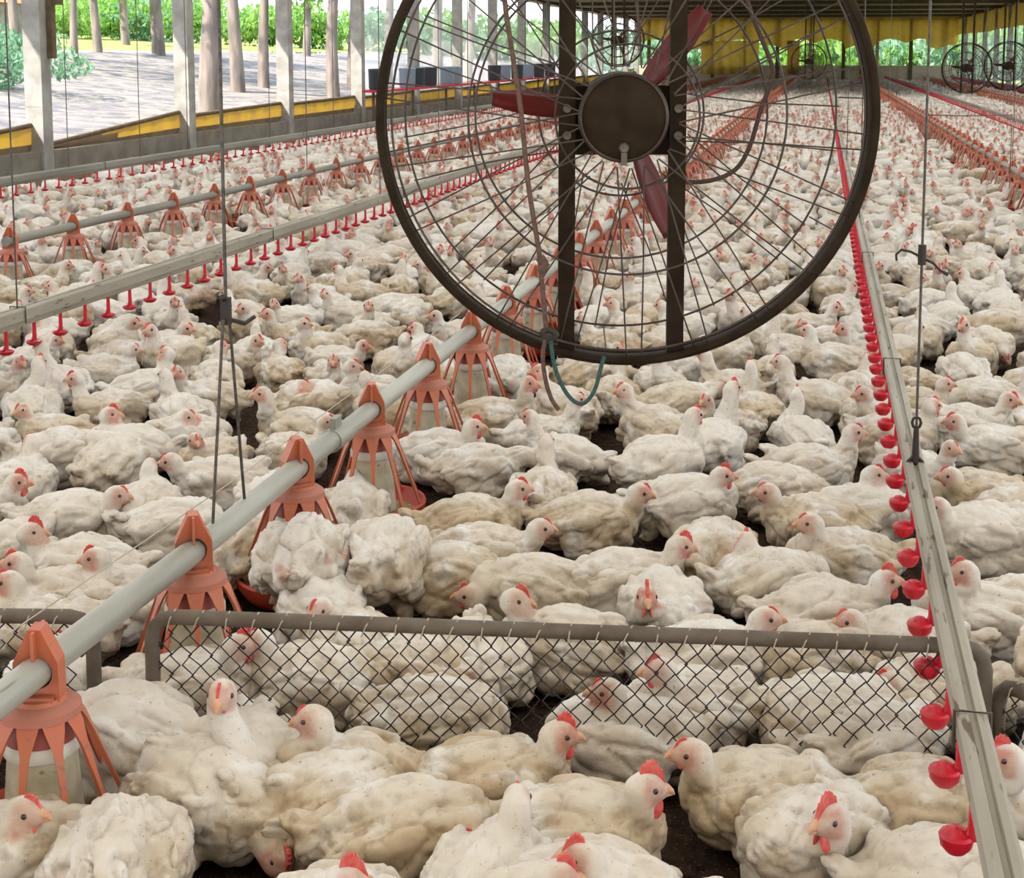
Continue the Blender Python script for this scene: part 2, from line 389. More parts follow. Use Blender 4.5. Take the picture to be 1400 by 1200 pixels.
# end wall
MB().box(((XL+XR)/2, YE, .5), (XR-XL, .2, 1.0)).build('wall_end', M_tan, smooth=False, kind='structure')
for k in range(10):
    x = XL+.6+k*1.85
    MB().box((x, YE-.05, ZC/2), (.2, .2, ZC)).build('pillar', M_tan if k % 2 else M_wood, smooth=False, kind='structure')
mb = MB(); n = 160
for i in range(n+1):
    x = XL+(XR-XL)*i/n; zz = 2.25+.25*abs(math.sin(i*.21))+(.0 if i % 40 < 25 else -.35)
    mb.v += [(x, YE-.22+.06*math.sin(i*1.3), ZC), (x, YE-.25+.06*math.sin(i*1.3+.6), zz)]
for i in range(n): mb.f.append((2*i, 2*i+1, 2*i+3, 2*i+2)); mb.m.append(0)
tag(mb.build('end_curtain', M_yellow), 'pleated yellow curtain hanging across the far end wall', 'curtain')
for k, (x0, x1, lab) in enumerate(((-6.9, -3.6, 'wide loose yellow tarpaulin low on the far end wall'), (-2.0, -1.3, 'narrow yellow sheet hung between openings of the far end wall'), (2.0, 2.5, 'thin yellow strip by the brightest opening of the far end wall'))):
    mb = MB()
    n = 30
    for i in range(n+1):
        x = x0+(x1-x0)*i/n
        for z in (.5, 1.3, 2.4): mb.v.append((x, YE-.3+.08*math.sin(i*1.1+z), z))
    for i in range(n):
        for s_ in range(2): mb.f.append((i*3+s_, i*3+s_+1, i*3+s_+4, i*3+s_+3)); mb.m.append(0)
    tag(mb.build('tarpaulin', M_yellow), lab, 'tarpaulin')

# ------------------------------------------------------------------ outside
def hgt(x, y):
    d = max(0, XL-1.2-x)
    z = 1.75*min(1, (d/17))**1.3+max(0, d-17)*.05
    return z-.05+.09*noise.noise(Vector((x*.35, y*.35, 3)))*min(1, d/3)
def terrain(x0, x1, nx, y0, y1, ny, f, name, m):
    vs = []; fs = []
    for j in range(ny+1):
        for i in range(nx+1):
            x = x0+(x1-x0)*i/nx; y = y0+(y1-y0)*j/ny; vs.append((x, y, f(x, y)))
    fs = [(j*(nx+1)+i, j*(nx+1)+i+1, (j+1)*(nx+1)+i+1, (j+1)*(nx+1)+i) for j in range(ny) for i in range(nx)]
    return MB().add(vs, fs).build(name, m, kind='structure')
terrain(-29, XL-.08, 50, -12, 150, 130, hgt, 'ground', M_soil)
terrain(-120, -29, 40, -12, 260, 80, lambda x, y: hgt(x, y)+.06, 'hill', M_grass)
terrain(XL, 60, 20, YE+.1, 180, 12, lambda x, y: 0, 'field', M_grass)
terrain(XR+.08, 60, 16, -12, YE+.1, 16, lambda x, y: -.02, 'ground', M_grass)

def leaf_mesh(name, m, n, rx, rz, s, seed):
    rr = random.Random(seed); mb = MB()
    blobs = [(Vector((rr.gauss(0, .45)*rx, rr.gauss(0, .45)*rx, rr.uniform(-.5, .8)*rz)), rr.uniform(.3, .55)) for _ in range(12)]
    for _ in range(n):
        c, q = rr.choice(blobs)
        d = Vector((rr.gauss(0, 1), rr.gauss(0, 1), rr.gauss(0, 1))).normalized()*rr.uniform(.6, 1)**.5
        p = c+Vector((d.x*rx*q, d.y*rx*q, d.z*rz*q))
        E = Euler((rr.uniform(0, 6), rr.uniform(0, 6), rr.uniform(0, 6))).to_matrix(); k = s*rr.uniform(.6, 1.3)
        mb.add([p+E @ Vector(v)*k for v in ((-1, 0, 0), (0, -.5, .1), (1, 0, 0), (0, .5, .1))], [(0, 1, 2, 3)])
    return mb.mesh(name, m, False)
crowns = [leaf_mesh('crown', M_leaf, 2600, 3.2, 2.6, .17, 1), leaf_mesh('crown', M_leaf2, 2600, 2.8, 3.0, .16, 2), leaf_mesh('crown', M_leaf, 2200, 2.6, 2.2, .18, 3)]
bushes = [leaf_mesh('foliage', M_leaf, 1500, 1.5, 1.0, .12, 4), leaf_mesh('foliage', M_leaf2, 1500, 1.8, .9, .12, 5)]
def tree(px, D, r, hh, cz, k, label, lean=0):
    p = at_depth(px, 75, D); x, y = p.x, p.y; z = hgt(x, y) if x < XL else 0
    o = empty('tree', (x, y, z-.1)); tag(o, label, 'tree', 'trees outside the open side')
    pts = [(lean*t*t+.06*math.sin(t*5+px), .05*math.cos(t*4+px), hh*t) for t in np.linspace(0, 1, 9)]
    mb = MB().tube(pts, [r*(1.25-.65*t) for t in np.linspace(0, 1, 9)], 10)
    for a in range(3):
        an = a*2.1+px; b0 = Vector(pts[6]); mb.tube([b0, b0+Vector((math.cos(an)*.8, math.sin(an)*.8, .9)), b0+Vector((math.cos(an)*1.5, math.sin(an)*1.5, 2.0))], [r*.5, r*.35, r*.15], 6)
    mb.build('trunk', M_bark, o)
    c = obj('crown', crowns[k], o); c.location = (lean, 0, cz); c.rotation_euler = (0, 0, px)
tree(287, 36, .22, 5.5, 6.8, 0, 'thick pale trunk tree standing closest behind the second bay')
tree(322, 47, .20, 6, 7.2, 1, 'darker slim tree just beside the thick pale trunk')
tree(362, 50, .17, 6, 6.4, 2, 'slim dark tree framed by the second open bay')
tree(455, 46, .18, 6, 7.2, 0, 'slim tree seen in the third open bay', .3)
tree(482, 54, .15, 6, 6.6, 1, 'thin tree close to the fourth concrete post')
tree(532, 58, .18, 6, 7.0, 2, 'tree standing right behind the rim of the big fan')
tree(600, 62, .2, 6, 7.0, 0, 'tree seen through the upper spokes of the big fan')
tree(640, 70, .2, 6, 7.2, 1, 'far tree seen through the fan spokes past the hanging cord', .4)
tree(104, 52, .12, 6, 6.2, 1, 'pale thin trunk tree in the first bay beyond the grass')
tree(135, 60, .16, 6, 5.0, 2, 'leaning pale tree in the first bay beyond the grass', -.8)
tree(215, 64, .25, 6, 5.0, 1, 'tree with reddish trunk beyond the grass in the first bay')
tree(20, 48, .15, 6, 7.0, 1, 'tree at the edge of the view above the blue-green shrubs')
tree(172, 78, .2, 6, 4.6, 0, 'distant tree in the middle of the first bay')
tree(420, 80, .2, 6, 4.5, 2, 'distant tree behind the third concrete post')
bl = [(90, 92, 1.7, 0), (150, 96, 1.9, 0), (205, 100, 1.9, 1), (250, 98, 1.8, 0), (330, 96, 1.8, 0), (385, 98, 1.9, 0), (440, 100, 2.0, 0), (500, 104, 2.1, 1), (560, 108, 2.2, 0),
      (620, 112, 2.3, 1), (690, 116, 2.4, 0), (750, 120, 2.4, 0), (800, 124, 2.5, 1), (6, 46, .9, 1), (-14, 38, .9, 1), (120, 112, 2.4, 0), (185, 116, 2.6, 1), (270, 118, 2.6, 0), (40, 96, 1.8, 0)]
for i, (px, D, s, k) in enumerate(bl):
    p = at_depth(px, 75, D); o = obj('bush', bushes[k]); z = hgt(p.x, p.y) if p.x < XL else 0
    o.location = (p.x, p.y, z+.45*s); o.scale = (s, s, s*.9); o.rotation_euler = (0, 0, i*1.7)
    tag(o, ('blue-green bush' if k else 'bright green bush')+' outside the open long side, %s along the bushes' % ordinal(i), 'bush', 'bushes beyond the open side')
for i in range(16):
    x = -12+i*1.8; o = obj('bush', bushes[i % 2]); s = 1.8+.5*math.sin(i*2.3)
    o.location = (x, YE+14+3*math.sin(i*5), .5*s); o.scale = (s, s, s*1.1); o.rotation_euler = (0, 0, i)
    tag(o, 'green shrub seen through the openings of the far end wall', 'shrub', 'shrubs behind the far end wall')
for i in range(14):
    y = 42+i*6; o = obj('bush', bushes[(i+1) % 2]); s = 2.2+.6*math.sin(i*3.3)
    o.location = (XR+14+3*math.sin(i*4), y, .5*s); o.scale = (s, s, s*1.3); o.rotation_euler = (0, 0, i)
    tag(o, 'green shrub seen through the side openings behind the small far fans', 'shrub', 'shrubs behind the side with the small fans')
p = at_depth(4, 60, 60); hz = hgt(p.x, p.y)
hs = empty('shed', (p.x-1.0, p.y, hz)); tag(hs, 'small shed with an orange tiled roof at the edge of the view', 'shed')
MB().box((0, 0, .9), (3.4, 3, 1.8)).build('wall', M_conc, hs, False)
MB().prism([(-2, 0), (2, 0), (0, .9)], 3.4, Matrix.Translation((0, 0, 1.8)) @ Matrix.Rotation(math.pi/2, 4, 'X')).build('roof', mat('orange_tiles', (.65, .22, .10), .8), hs, False)

# ------------------------------------------------------------------ feeders
XF1, XF2, XF3, XF4 = -1.475, -5.14, 1.99, 5.40        # feeder lines
XD1, XD2, XD3, XD4 = -7.32, -3.46, .278, 3.42         # drinker lines
ZF, ZD = .40, .45
def grill_arm(a, mb):
    ca, sa = math.cos(a), math.sin(a)
    P = lambda r, z: Vector((ca*r, sa*r, z)); T = Vector((-sa, ca, 0))
    rows = [(.070, .330, .024, .004), (.085, .305, .019, .006), (.100, .270, .0095, .008), (.125, .205, .0055, .009), (.150, .140, .0055, .008), (.168, .088, .007, .006), (.172, .070, .009, .004)]
    vs = []
    for r, z, hw, th in rows:
        n = Vector((ca*.87, sa*.87, .5))
        c = P(r, z); vs += [c-T*hw, c+T*hw, c+T*hw*.8-n*th, c-T*hw*.8-n*th]
    fs = []
    for i in range(len(rows)-1):
        for k in range(4): l = (k+1) % 4; fs.append((i*4+k, i*4+l, (i+1)*4+l, (i+1)*4+k))
    fs += [(3, 2, 1, 0), tuple(len(rows)*4-4+k for k in range(4))]
    mb.add(vs, fs)
NA = 10
def hanger_mb():
    mb = MB(); n = 32; outer = []; inner = []
    poly = [(-.046, .335), (.046, .335), (.044, .425), (.012, .492), (-.012, .492), (-.044, .425)]
    def hit(a):
        d = Vector((math.cos(a), math.sin(a))); best = None
        for i in range(len(poly)):
            p = Vector((poly[i][0], poly[i][1]-ZF)); q = Vector((poly[(i+1) % 6][0], poly[(i+1) % 6][1]-ZF)); e = q-p
            den = d.x*e.y-d.y*e.x
            if abs(den) < 1e-9: continue
            t = (p.x*e.y-p.y*e.x)/den; u = (p.x*d.y-p.y*d.x)/den
            if t > 0 and -1e-6 <= u <= 1+1e-6 and (best is None or t < best): best = t
        return d*best
    M = Matrix(((1, 0, 0, 0), (0, 0, 1, 0), (0, 1, 0, 0), (0, 0, 0, 1)))
    angs = sorted([2*math.pi*k/n for k in range(n)]+[math.atan2(y-ZF, x) % (2*math.pi) for x, y in poly])
    for h in (-.022, .022):
        for a in angs:
            o_ = hit(a); outer.append((o_.x, h, o_.y+ZF)); inner.append((.0315*math.cos(a), h*.8, .0315*math.sin(a)+ZF+.002))
    A = len(angs); b = 0; vs = outer+inner; fs = []
    for k in range(A):
        l = (k+1) % A; O0, O1, I0, I1 = k, A+k, 2*A+k, 3*A+k; O0b, O1b, I0b, I1b = l, A+l, 2*A+l, 3*A+l
        fs += [(O0, I0, I0b, O0b), (O1, O1b, I1b, I1), (O0, O0b, O1b, O1), (I0, I1, I1b, I0b)]
    mb.add(vs, fs)
    mb.box((0, 0, .455), (.006, .075, .07))                       # ridge fin
    mb.lathe([(.055, .325), (.052, .345), (.047, .352), (.0, .352)], n=20)
    for s in (-1, 1): mb.box((0, s*.03, .345), (.07, .012, .03))
    return mb
def feeder_proto(x, y, detail):
    o = empty('pan_feeder', (x, y, 0), .2)
    hanger_mb().build('hanger', M_or, o, True)
    MB().lathe([(.046, .345), (.066, .342), (.078, .332), (.080, .318), (.076, .318), (.070, .330), (.04, .338)], n=28).build('cap', M_orcap, o)
    MB().lathe([(.044, .325), (.058, .300), (.068, .272), (.070, .262), (.0, .262)], n=28).build('inner_cone', M_pinkcone, o)
    MB().lathe([(.0, .268), (.070, .268), (.074, .262), (.074, .243), (.070, .238), (0, .238)], n=28).build('collar', M_ring, o)
    MB().lathe([(.066, .245), (.070, .20), (.074, .15), (.078, .10), (.082, .055), (.0, .055)], n=28).build('feed_tube', M_cream, o)
    if detail:
        for k in range(NA):
            mb = MB(); grill_arm(2*math.pi*(k+.5)/NA, mb); mb.build('grill_arm', M_or, o)
    else:
        mb = MB()
        for k in range(NA): grill_arm(2*math.pi*(k+.5)/NA, mb)
        mb.build('grill', M_or, o)
    pn = MB().lathe([(.0, .012), (.120, .012), (.155, .022), (.176, .050), (.184, .082), (.180, .090), (.174, .084), (.166, .056), (.146, .034), (.10, .028), (.0, .03)], n=36).build('pan', M_pan, o)
    MB().lathe([(.0, .052), (.10, .048), (.158, .042)], n=30).build('feed', M_feed, pn)
    return o
def feeder_single():
    mb = MB(); h = hanger_mb(); mb.add(h.v, h.f, 0)
    mb.lathe([(.046, .345), (.078, .332), (.080, .318), (.04, .32)], n=12, mi=1)
    mb.lathe([(.058, .300), (.070, .262), (.074, .243)], n=12, mi=2)
    mb.lathe([(.070, .243), (.082, .055)], n=12, mi=3)
    g_ = MB()
    for k in range(NA): grill_arm(2*math.pi*(k+.5)/NA, g_)
    mb.add(g_.v, g_.f, 0)
    mb.lathe([(.0, .012), (.155, .022), (.184, .082), (.166, .056), (.0, .04)], n=16, mi=4)
    return mb
fd_mats = [M_or, M_orcap, M_pinkcone, M_cream, M_pan]
lines = [(XF1, None, .725, 'close feeder line', 22, 62), (XF2, None, .82, 'second feeder line', 24, 40), (XF3, None, .80, 'feeder line past the close drinker pipe', 24, 40), (XF4, None, .82, 'feeder line near the small far fans', 4, 30)]
# first feeder of each line read off the photograph
lines[0] = (XF1, at_x(54, 930, XF1).y,)+lines[0][2:]
lines[1] = (XF2, at_x(14, 325, XF2).y,)+lines[1][2:]
lines[2] = (XF3, 8.2,)+lines[2][2:]
lines[3] = (XF4, 26.0,)+lines[3][2:]
fproto = feeder_proto(0, 0, True); fproto2 = None; single_me = feeder_single().mesh('pan_feeder', fd_mats)
FEEDERS = []
far_mb = MB(); n_single = 0; sm = feeder_single(); lite = MB()
hh = MB().prism([(-.045, .335), (.045, .335), (.044, .425), (0, .495), (-.044, .425)], .05, Matrix(((1, 0, 0, 0), (0, 0, 1, 0), (0, 1, 0, 0), (0, 0, 0, 1))))
for (X, y0_, sp, nm, n1, n2) in lines:
    k = 0; y = y0_
    while y < YE-3:
        FEEDERS.append((X, y))
        if k < 7 and X == XF1:
            o = fproto if k == 0 else copy_tree(fproto)
        elif k < 14 and X in (XF1, XF2, XF3):
            if fproto2 is None: fproto2 = feeder_proto(0, 0, False); o = fproto2
            else: o = copy_tree(fproto2)
        elif k < n2: o = obj('pan_feeder', single_me)
        else: o = None
        if o:
            o.location = (X, y, 0); o.rotation_euler = (0, 0, .2+.13*((k*7) % 5))
            if k < 14: tag(o, 'orange pan feeder, %s from the front on the %s' % (ordinal(k), nm), 'feeder', 'pan feeders on the '+nm)
            else: tag(o, 'small distant orange pan feeder in the %s' % nm, 'feeder', 'distant pan feeders on the '+nm)
        else:
            for src, mi in ((hh, 0),):
                far_mb.add([(v[0]+X, v[1]+y, v[2]) for v in src.v], src.f, mi)
            far_mb.lathe([(.08, .33), (.17, .09)], (X, y, 0), 8, 0); far_mb.lathe([(.06, .3), (.08, .06)], (X, y, 0), 8, 3)
            far_mb.lathe([(.0, .012), (.155, .022), (.184, .082), (.0, .04)], (X, y, 0), 8, 4)
        y += sp; k += 1
tag(far_mb.build('distant_pan_feeders', fd_mats), 'mass of tiny orange pan feeders at the far end of the feeder lines', 'feeders', kind='stuff')
# feeder pipes: sections joined by couplings
def yend_front(X): return 1.2
for (X, lab, m) in ((XF1, 'pale galvanised feed pipe running from the lower corner under the big fan', M_pvc), (XF2, 'grey feed pipe of the second feeder line beyond the long drinker pipe', M_railfar), (XF3, 'thin feed pipe carrying red feeders past the close drinker pipe', M_railfar), (XF4, 'far feed pipe near the small far fans', M_railfar)):
    o = empty('feed_pipe', (X, 0, 0)); tag(o, lab, 'pipe')
    ys = 2.0 if X == XF1 else (8.5 if X == XF2 else 6.0)
    yj = at_x(462, 585, X).y if X == XF1 else 14.0
    secs = [(ys, yj), (yj, yj+12), (yj+12, YE-2)]
    for i, (a, b_) in enumerate(secs):
        MB().tube([(0, a+(b_-a)*t/8, ZF+.004*math.sin(t)) for t in range(9)], .031, 20).build('pipe_section', m, o)
    for (a, b_) in secs[:-1]:
        MB().tube([(0, b_-.07, ZF), (0, b_+.07, ZF)], .036, 20).box((0, b_-.02, ZF+.045), (.02, .06, .045)).build('coupling', M_pvc if X == XF1 else m, o)
    if X == XF1:
        MB().tube([(-.02, 2.0, ZF+.11), (-.02, 3.5, ZF+.085), (-.02, 6, ZF+.10)], .0016, 5).build('shock_wire', M_tie, o)

# ------------------------------------------------------------------ drinker lines
def cup_mesh(flat=False):
    mb = MB()
    mb.tube([(0, 0, -.020), (0, 0, -.055), (0, 0, -.125)], [.0095, .0085, .010], 8)
    mb.tube([(0, 0, -.10), (-.012, 0, -.128), (-.026, 0, -.135)], [.007, .007, .008], 8)
    if flat:
        mb.lathe([(0, -.150), (.022, -.149), (.034, -.140), (.037, -.131), (.034, -.130), (.026, -.137), (0, -.139)], (-.004, 0, 0), 14)
    else: mb.lathe([(0, -.154), (.016, -.152), (.026, -.140), (.029, -.124), (.026, -.119), (.018, -.117), (.012, -.110), (0, -.108)], (-.027, 0, 0), 14)
    return mb
cup_me = cup_mesh().mesh('drinker_cup', M_cup); cup_flat = cup_mesh(True).mesh('drinker_cup', M_cup)
clo = MB().tube([(0, 0, -.02), (0, 0, -.13)], .009, 5); clo.lathe([(.008, -.15), (.028, -.125), (0, -.13)], (-.025, 0, 0), 7)
def drinker(X, ys, sp, lab, m, r=1.0, nmax=100, first=None, zc=ZD):
    o = empty('drinker_line', (X, 0, zc)); tag(o, lab, 'drinker line')
    # pipe with a rail on top: rounded section with a groove
    sec = [(-.026, -.012), (-.020, -.022), (.020, -.022), (.026, -.012), (.026, .024), (.019, .030), (.007, .030), (.004, .022), (-.004, .022), (-.007, .030), (-.019, .030), (-.026, .024)]
    M = Matrix.Translation((0, (ys+YE-1)/2, 0)) @ Matrix(((1, 0, 0, 0), (0, 0, 1, 0), (0, 1, 0, 0), (0, 0, 0, 1)))
    MB().prism([(a*r, b_*r) for a, b_ in sec], YE-1-ys, M).build('rail', m, o, False)
    MB().tube([(0, ys-.03, -.026*r), (0, YE-1, -.026*r)], .014*r, 10).build('water_pipe', m, o)
    y = first if first else ys+.1; k = 0; stuff = MB()
    while y < YE-1:
        if k < nmax:
            c = obj('drinker_cup', cup_me if X == XD3 else cup_flat, o); c.location = (-.006, y, -.026*(r-1)); c.rotation_euler = (0, 0, random.uniform(-.25, .25))
        else: stuff.add([(v[0], v[1]+y, v[2]) for v in clo.v], clo.f)
        y += sp; k += 1
    stuff.build('far_drinker_cups', M_cup, o, kind='stuff')
    y = ys+1.2
    cl = MB()
    while y < 30:
        c = MB().tube([(x_, y, z_) for x_, z_ in [(-.03*r, -.03), (-.03*r, .034*r), (.03*r, .034*r), (.03*r, -.03)]], .0035, 6).build('clamp', M_bolt, o); y += 3.0
    return o
f3 = at(1318, 1150, ZD-.13).y
drinker(XD3, 1.3, .232, 'close dusty drinker pipe with bright red cups crossing over the fence end', M_rail, first=f3-.232*3)
f2 = at_x(10, 492, XD2).y
drinker(XD2, 4.6, .235, 'long dusty drinker pipe between the two feeder lines, red cups below', M_rail, r=1.25, first=at_x(10, 460, XD2).y-.235)
drinker(XD1, 9.8, .262, 'far drinker pipe along the low wall with red cups below', M_railfar, r=1.3, first=at_x(2, 265, XD1).y)
drinker(XD4, 9.0, .235, 'distant drinker pipe with red cups near the small far fans', M_railfar, nmax=60)
drinker(7.0, 20.0, .24, 'last drinker pipe along the far side near the small fans', M_railfar, nmax=30)

# ------------------------------------------------------------------ hanging cables
def cable(px, py, X, z, lab, r=.0035, knot=None):
    p = at_x(px, py, X); top = ZC+.0
    o = empty('hanging_cable', (X, p.y, z)); tag(o, lab, 'cable')
    L_ = top-z
    MB().tube([(0, 0, .0), (.0, 0, L_*.5), (0, 0, L_)], r, 6).build('wire', M_steelw, o)
    return o
# the double stay of the close feed pipe
ys_ = at_x(315, 690, XF1).y
o = empty('hanging_stay', (XF1, ys_, ZF)); tag(o, 'dark steel stay splitting in two above the close feed pipe', 'cable')
kz = at_x(317, 432, XF1).z-ZF
MB().tube([(0, 0, kz), (0, 0, ZC-ZF)], .0048, 8).build('wire', M_steelw, o)
MB().tube([(-.002, -.11, .02), (.0, -.02, kz)], .0042, 8).build('strand', M_steelw, o)
MB().tube([(-.002, .10, .02), (.0, .02, kz)], .0042, 8).build('strand', M_steelw, o)
kn = MB().box((0, 0, kz+.02), (.022, .022, .07)).tube([(.0, 0, kz-.01), (.0, .02, kz+.03), (.0, -.02, kz+.06)], .008, 6)
kn.tube([(0, .0, kz), (.03, .05, kz-.02), (.04, .09, kz-.01)], .006, 6); kn.build('clamp', M_cord, o)
# stay of the close drinker pipe
yc = at_x(1252, 610, XD3).y
o = empty('hanging_stay', (XD3, yc, ZD)); tag(o, 'dark steel stay with a loose cord knot above the close drinker pipe', 'cable')
MB().tube([(0, 0, .10), (0, 0, ZC-ZD)], .0036, 8).build('wire', M_steelw, o)
hk = MB().tube([(0, 0, .13), (0, 0, .03), (0, -.01, -.01)], [.007, .011, .008], 8)
hk.tube([(.012*math.cos(a), 0, .14+.016*math.sin(a)) for a in np.linspace(0, 2*math.pi, 9)[:-1]], .004, 6, closed=True)
hk.tube([(-.02, 0, -.02), (-.018, 0, .03), (0, 0, .05), (.018, 0, .03), (.02, 0, -.02)], .006, 6)
hk.build('hook', M_cord, o)
kz = at_x(1262, 355, XD3).z-ZD
kn = MB().tube([(0, 0, kz-.02), (0, 0, kz+.035)], .011, 8)
kn.tube([(.0, 0, kz), (-.03, 0, kz+.015), (-.055, 0, kz+.02), (-.068, .01, kz+.005), (-.066, .01, kz-.012)], .0035, 6)
kn.tube([(.0, 0, kz), (.03, .0, kz-.015), (.05, .0, kz-.035), (.07, 0, kz-.045)], [.004, .0035, .0035, .006], 6)
kn.build('cord_knot', M_cord, o)
cabs = [(24, 430, XD2, ZD, 'thin cable holding the long drinker pipe near the first post'),
        (520, 275, XD2, ZD, 'thin cable holding the long drinker pipe behind the fan rim'),
        (94, 238, XD1, ZD, 'thin cable holding the far drinker pipe in front of the first bay'),
        (192, 222, XD1, ZD, 'thin cable in the middle of the first bay'),
        (257, 210, XD1, ZD, 'thin cable close beside the second concrete post'),
        (369, 192, XD1, ZD, 'thin cable in the middle of the second bay'),
        (456, 178, XD1, ZD, 'thin cable in the middle of the third bay'),
        (420, 238, XF2, ZF, 'thin cable holding the second feed pipe'),
        (600, 205, XF2, ZF, 'thin cable behind the fan holding the second feed pipe'),
        (640, 235, XD2, ZD, 'thin cable behind the fan over the long drinker pipe'),
        (1175, 300, XD3, ZD, 'thin cable over the close drinker pipe beside the fan rim'),
        (1215, 150, 1.0, .8, 'thin cable hanging in the middle distance beside the fan rim'),
        (1383, 240, XF3, ZF, 'thin cable over the red feeder run'),
        (1225, 150, XF3, ZF, 'far thin cable over the red feeder run'),
        (1160, 128, XD3, ZD, 'distant thin cable over the close drinker pipe'),
        (1345, 150, XD4, ZD, 'thin cable over the distant drinker pipe')]
for (px, py, X, z, lab) in cabs: cable(px, py, X, z, lab, .005 if X in (XD1, XF2) else .004)
# a thin cord strung sideways
dc = -XD3*math.sin(YAW)+yc*math.cos(YAW); a = at_depth(1269, 157, dc); b_ = at_depth(1384, 157, dc)
c = MB().tube([a, (a+b_)/2-Vector((0, 0, .003)), b_, b_-Vector((0, 0, .10)), b_-Vector((0, 0, .20))], .0014, 6)
tag(c.build('thin_cord', M_steelw), 'thin cord strung sideways from the stay and dropping down', 'cord')

# ------------------------------------------------------------------ chain-link panels
def panel(A, B, h, lab, groundz=.02):
    A = Vector(A); B = Vector(B); A.z = B.z = 0; L_ = (B-A).length
    o = empty('fence_panel', A, math.atan2(B.y-A.y, B.x-A.x)); tag(o, lab, 'fence panel')
    rr = .0165; c = .05
    pts = [(0, 0, groundz+.0)]+[(0, 0, h-c)]+[(c*(1-math.cos(t)), 0, h-c+c*math.sin(t)) for t in (R(30), R(60), R(90))]
    pts += [(L_-c, 0, h)]+[(L_-c*(1-math.cos(t)), 0, h-c+c*math.sin(t)) for t in (R(60), R(30), 0)]+[(L_, 0, groundz)]
    MB().tube(pts, rr, 12).build('frame', M_fence, o)
    MB().tube([(0, 0, .055), (L_, 0, .055)], rr*.7, 10).build('bottom_bar', M_fence, o)
    mb = MB(); p = .044; n = int((L_-.03)/(p/2)); ztop = h-.012; zb = groundz+.02
    m_ = int((ztop-zb)/(p/2))
    for i in range(0, n, 1):
        if i % 2: continue
        x0 = .02+i*p/2; pts = []
        for j in range(m_+1):
            x = x0+(p/2 if j % 2 else 0)*1.04; z = ztop-j*(ztop-zb)/m_
            z2 = z-.004 if j not in (0, m_) else z
            pts.append((min(x, L_-.01)+.003*math.sin(j*1.3+i), .0022*(1 if j % 2 else -1)+.004*math.sin(i*.35+j*.4), z2))
        mb.tube(pts, .0020, 5)
        pts2 = [(2*x0-x_+.0, -y_, z_) for x_, y_, z_ in pts]
        mb.tube([(max(.004, a_), b__, c_) for a_, b__, c_ in pts2], .0020, 5)
    mb.build('chain_link_mesh', M_mesh, o)
    for i in range(int(L_/.062)):
        x = .05+i*.062
        if x > L_-.05: break
        k = .010+.006*math.sin(i*2.1)
        MB().tube([(x-k, -rr-.0015, h-.022), (x-k*.3, -rr*1.1, h+.002), (x+k*.5, -.002, h+rr+.0015), (x+k, rr+.001, h), (x+k, rr*.4, h-.022)], .0017, 5).build('wire_tie', M_tie, o)
    return o
TH = .38
pa = at(207, 842, TH); pb = at(1348, 884, TH)
panel(pa, pb, TH, 'wide chain-link panel with brown pipe frame standing among the chickens')
pc = at(-330, 838, TH); pd = at(126, 843, TH)
panel(pc, pd, TH, 'chain-link panel under the close feed pipe beside the first feeder')
pe = at(1366, 930, .30); pf = at(1480, 985, .30)
panel(pe, pf, .30, 'short chain-link panel turning forward past the drinker pipe')

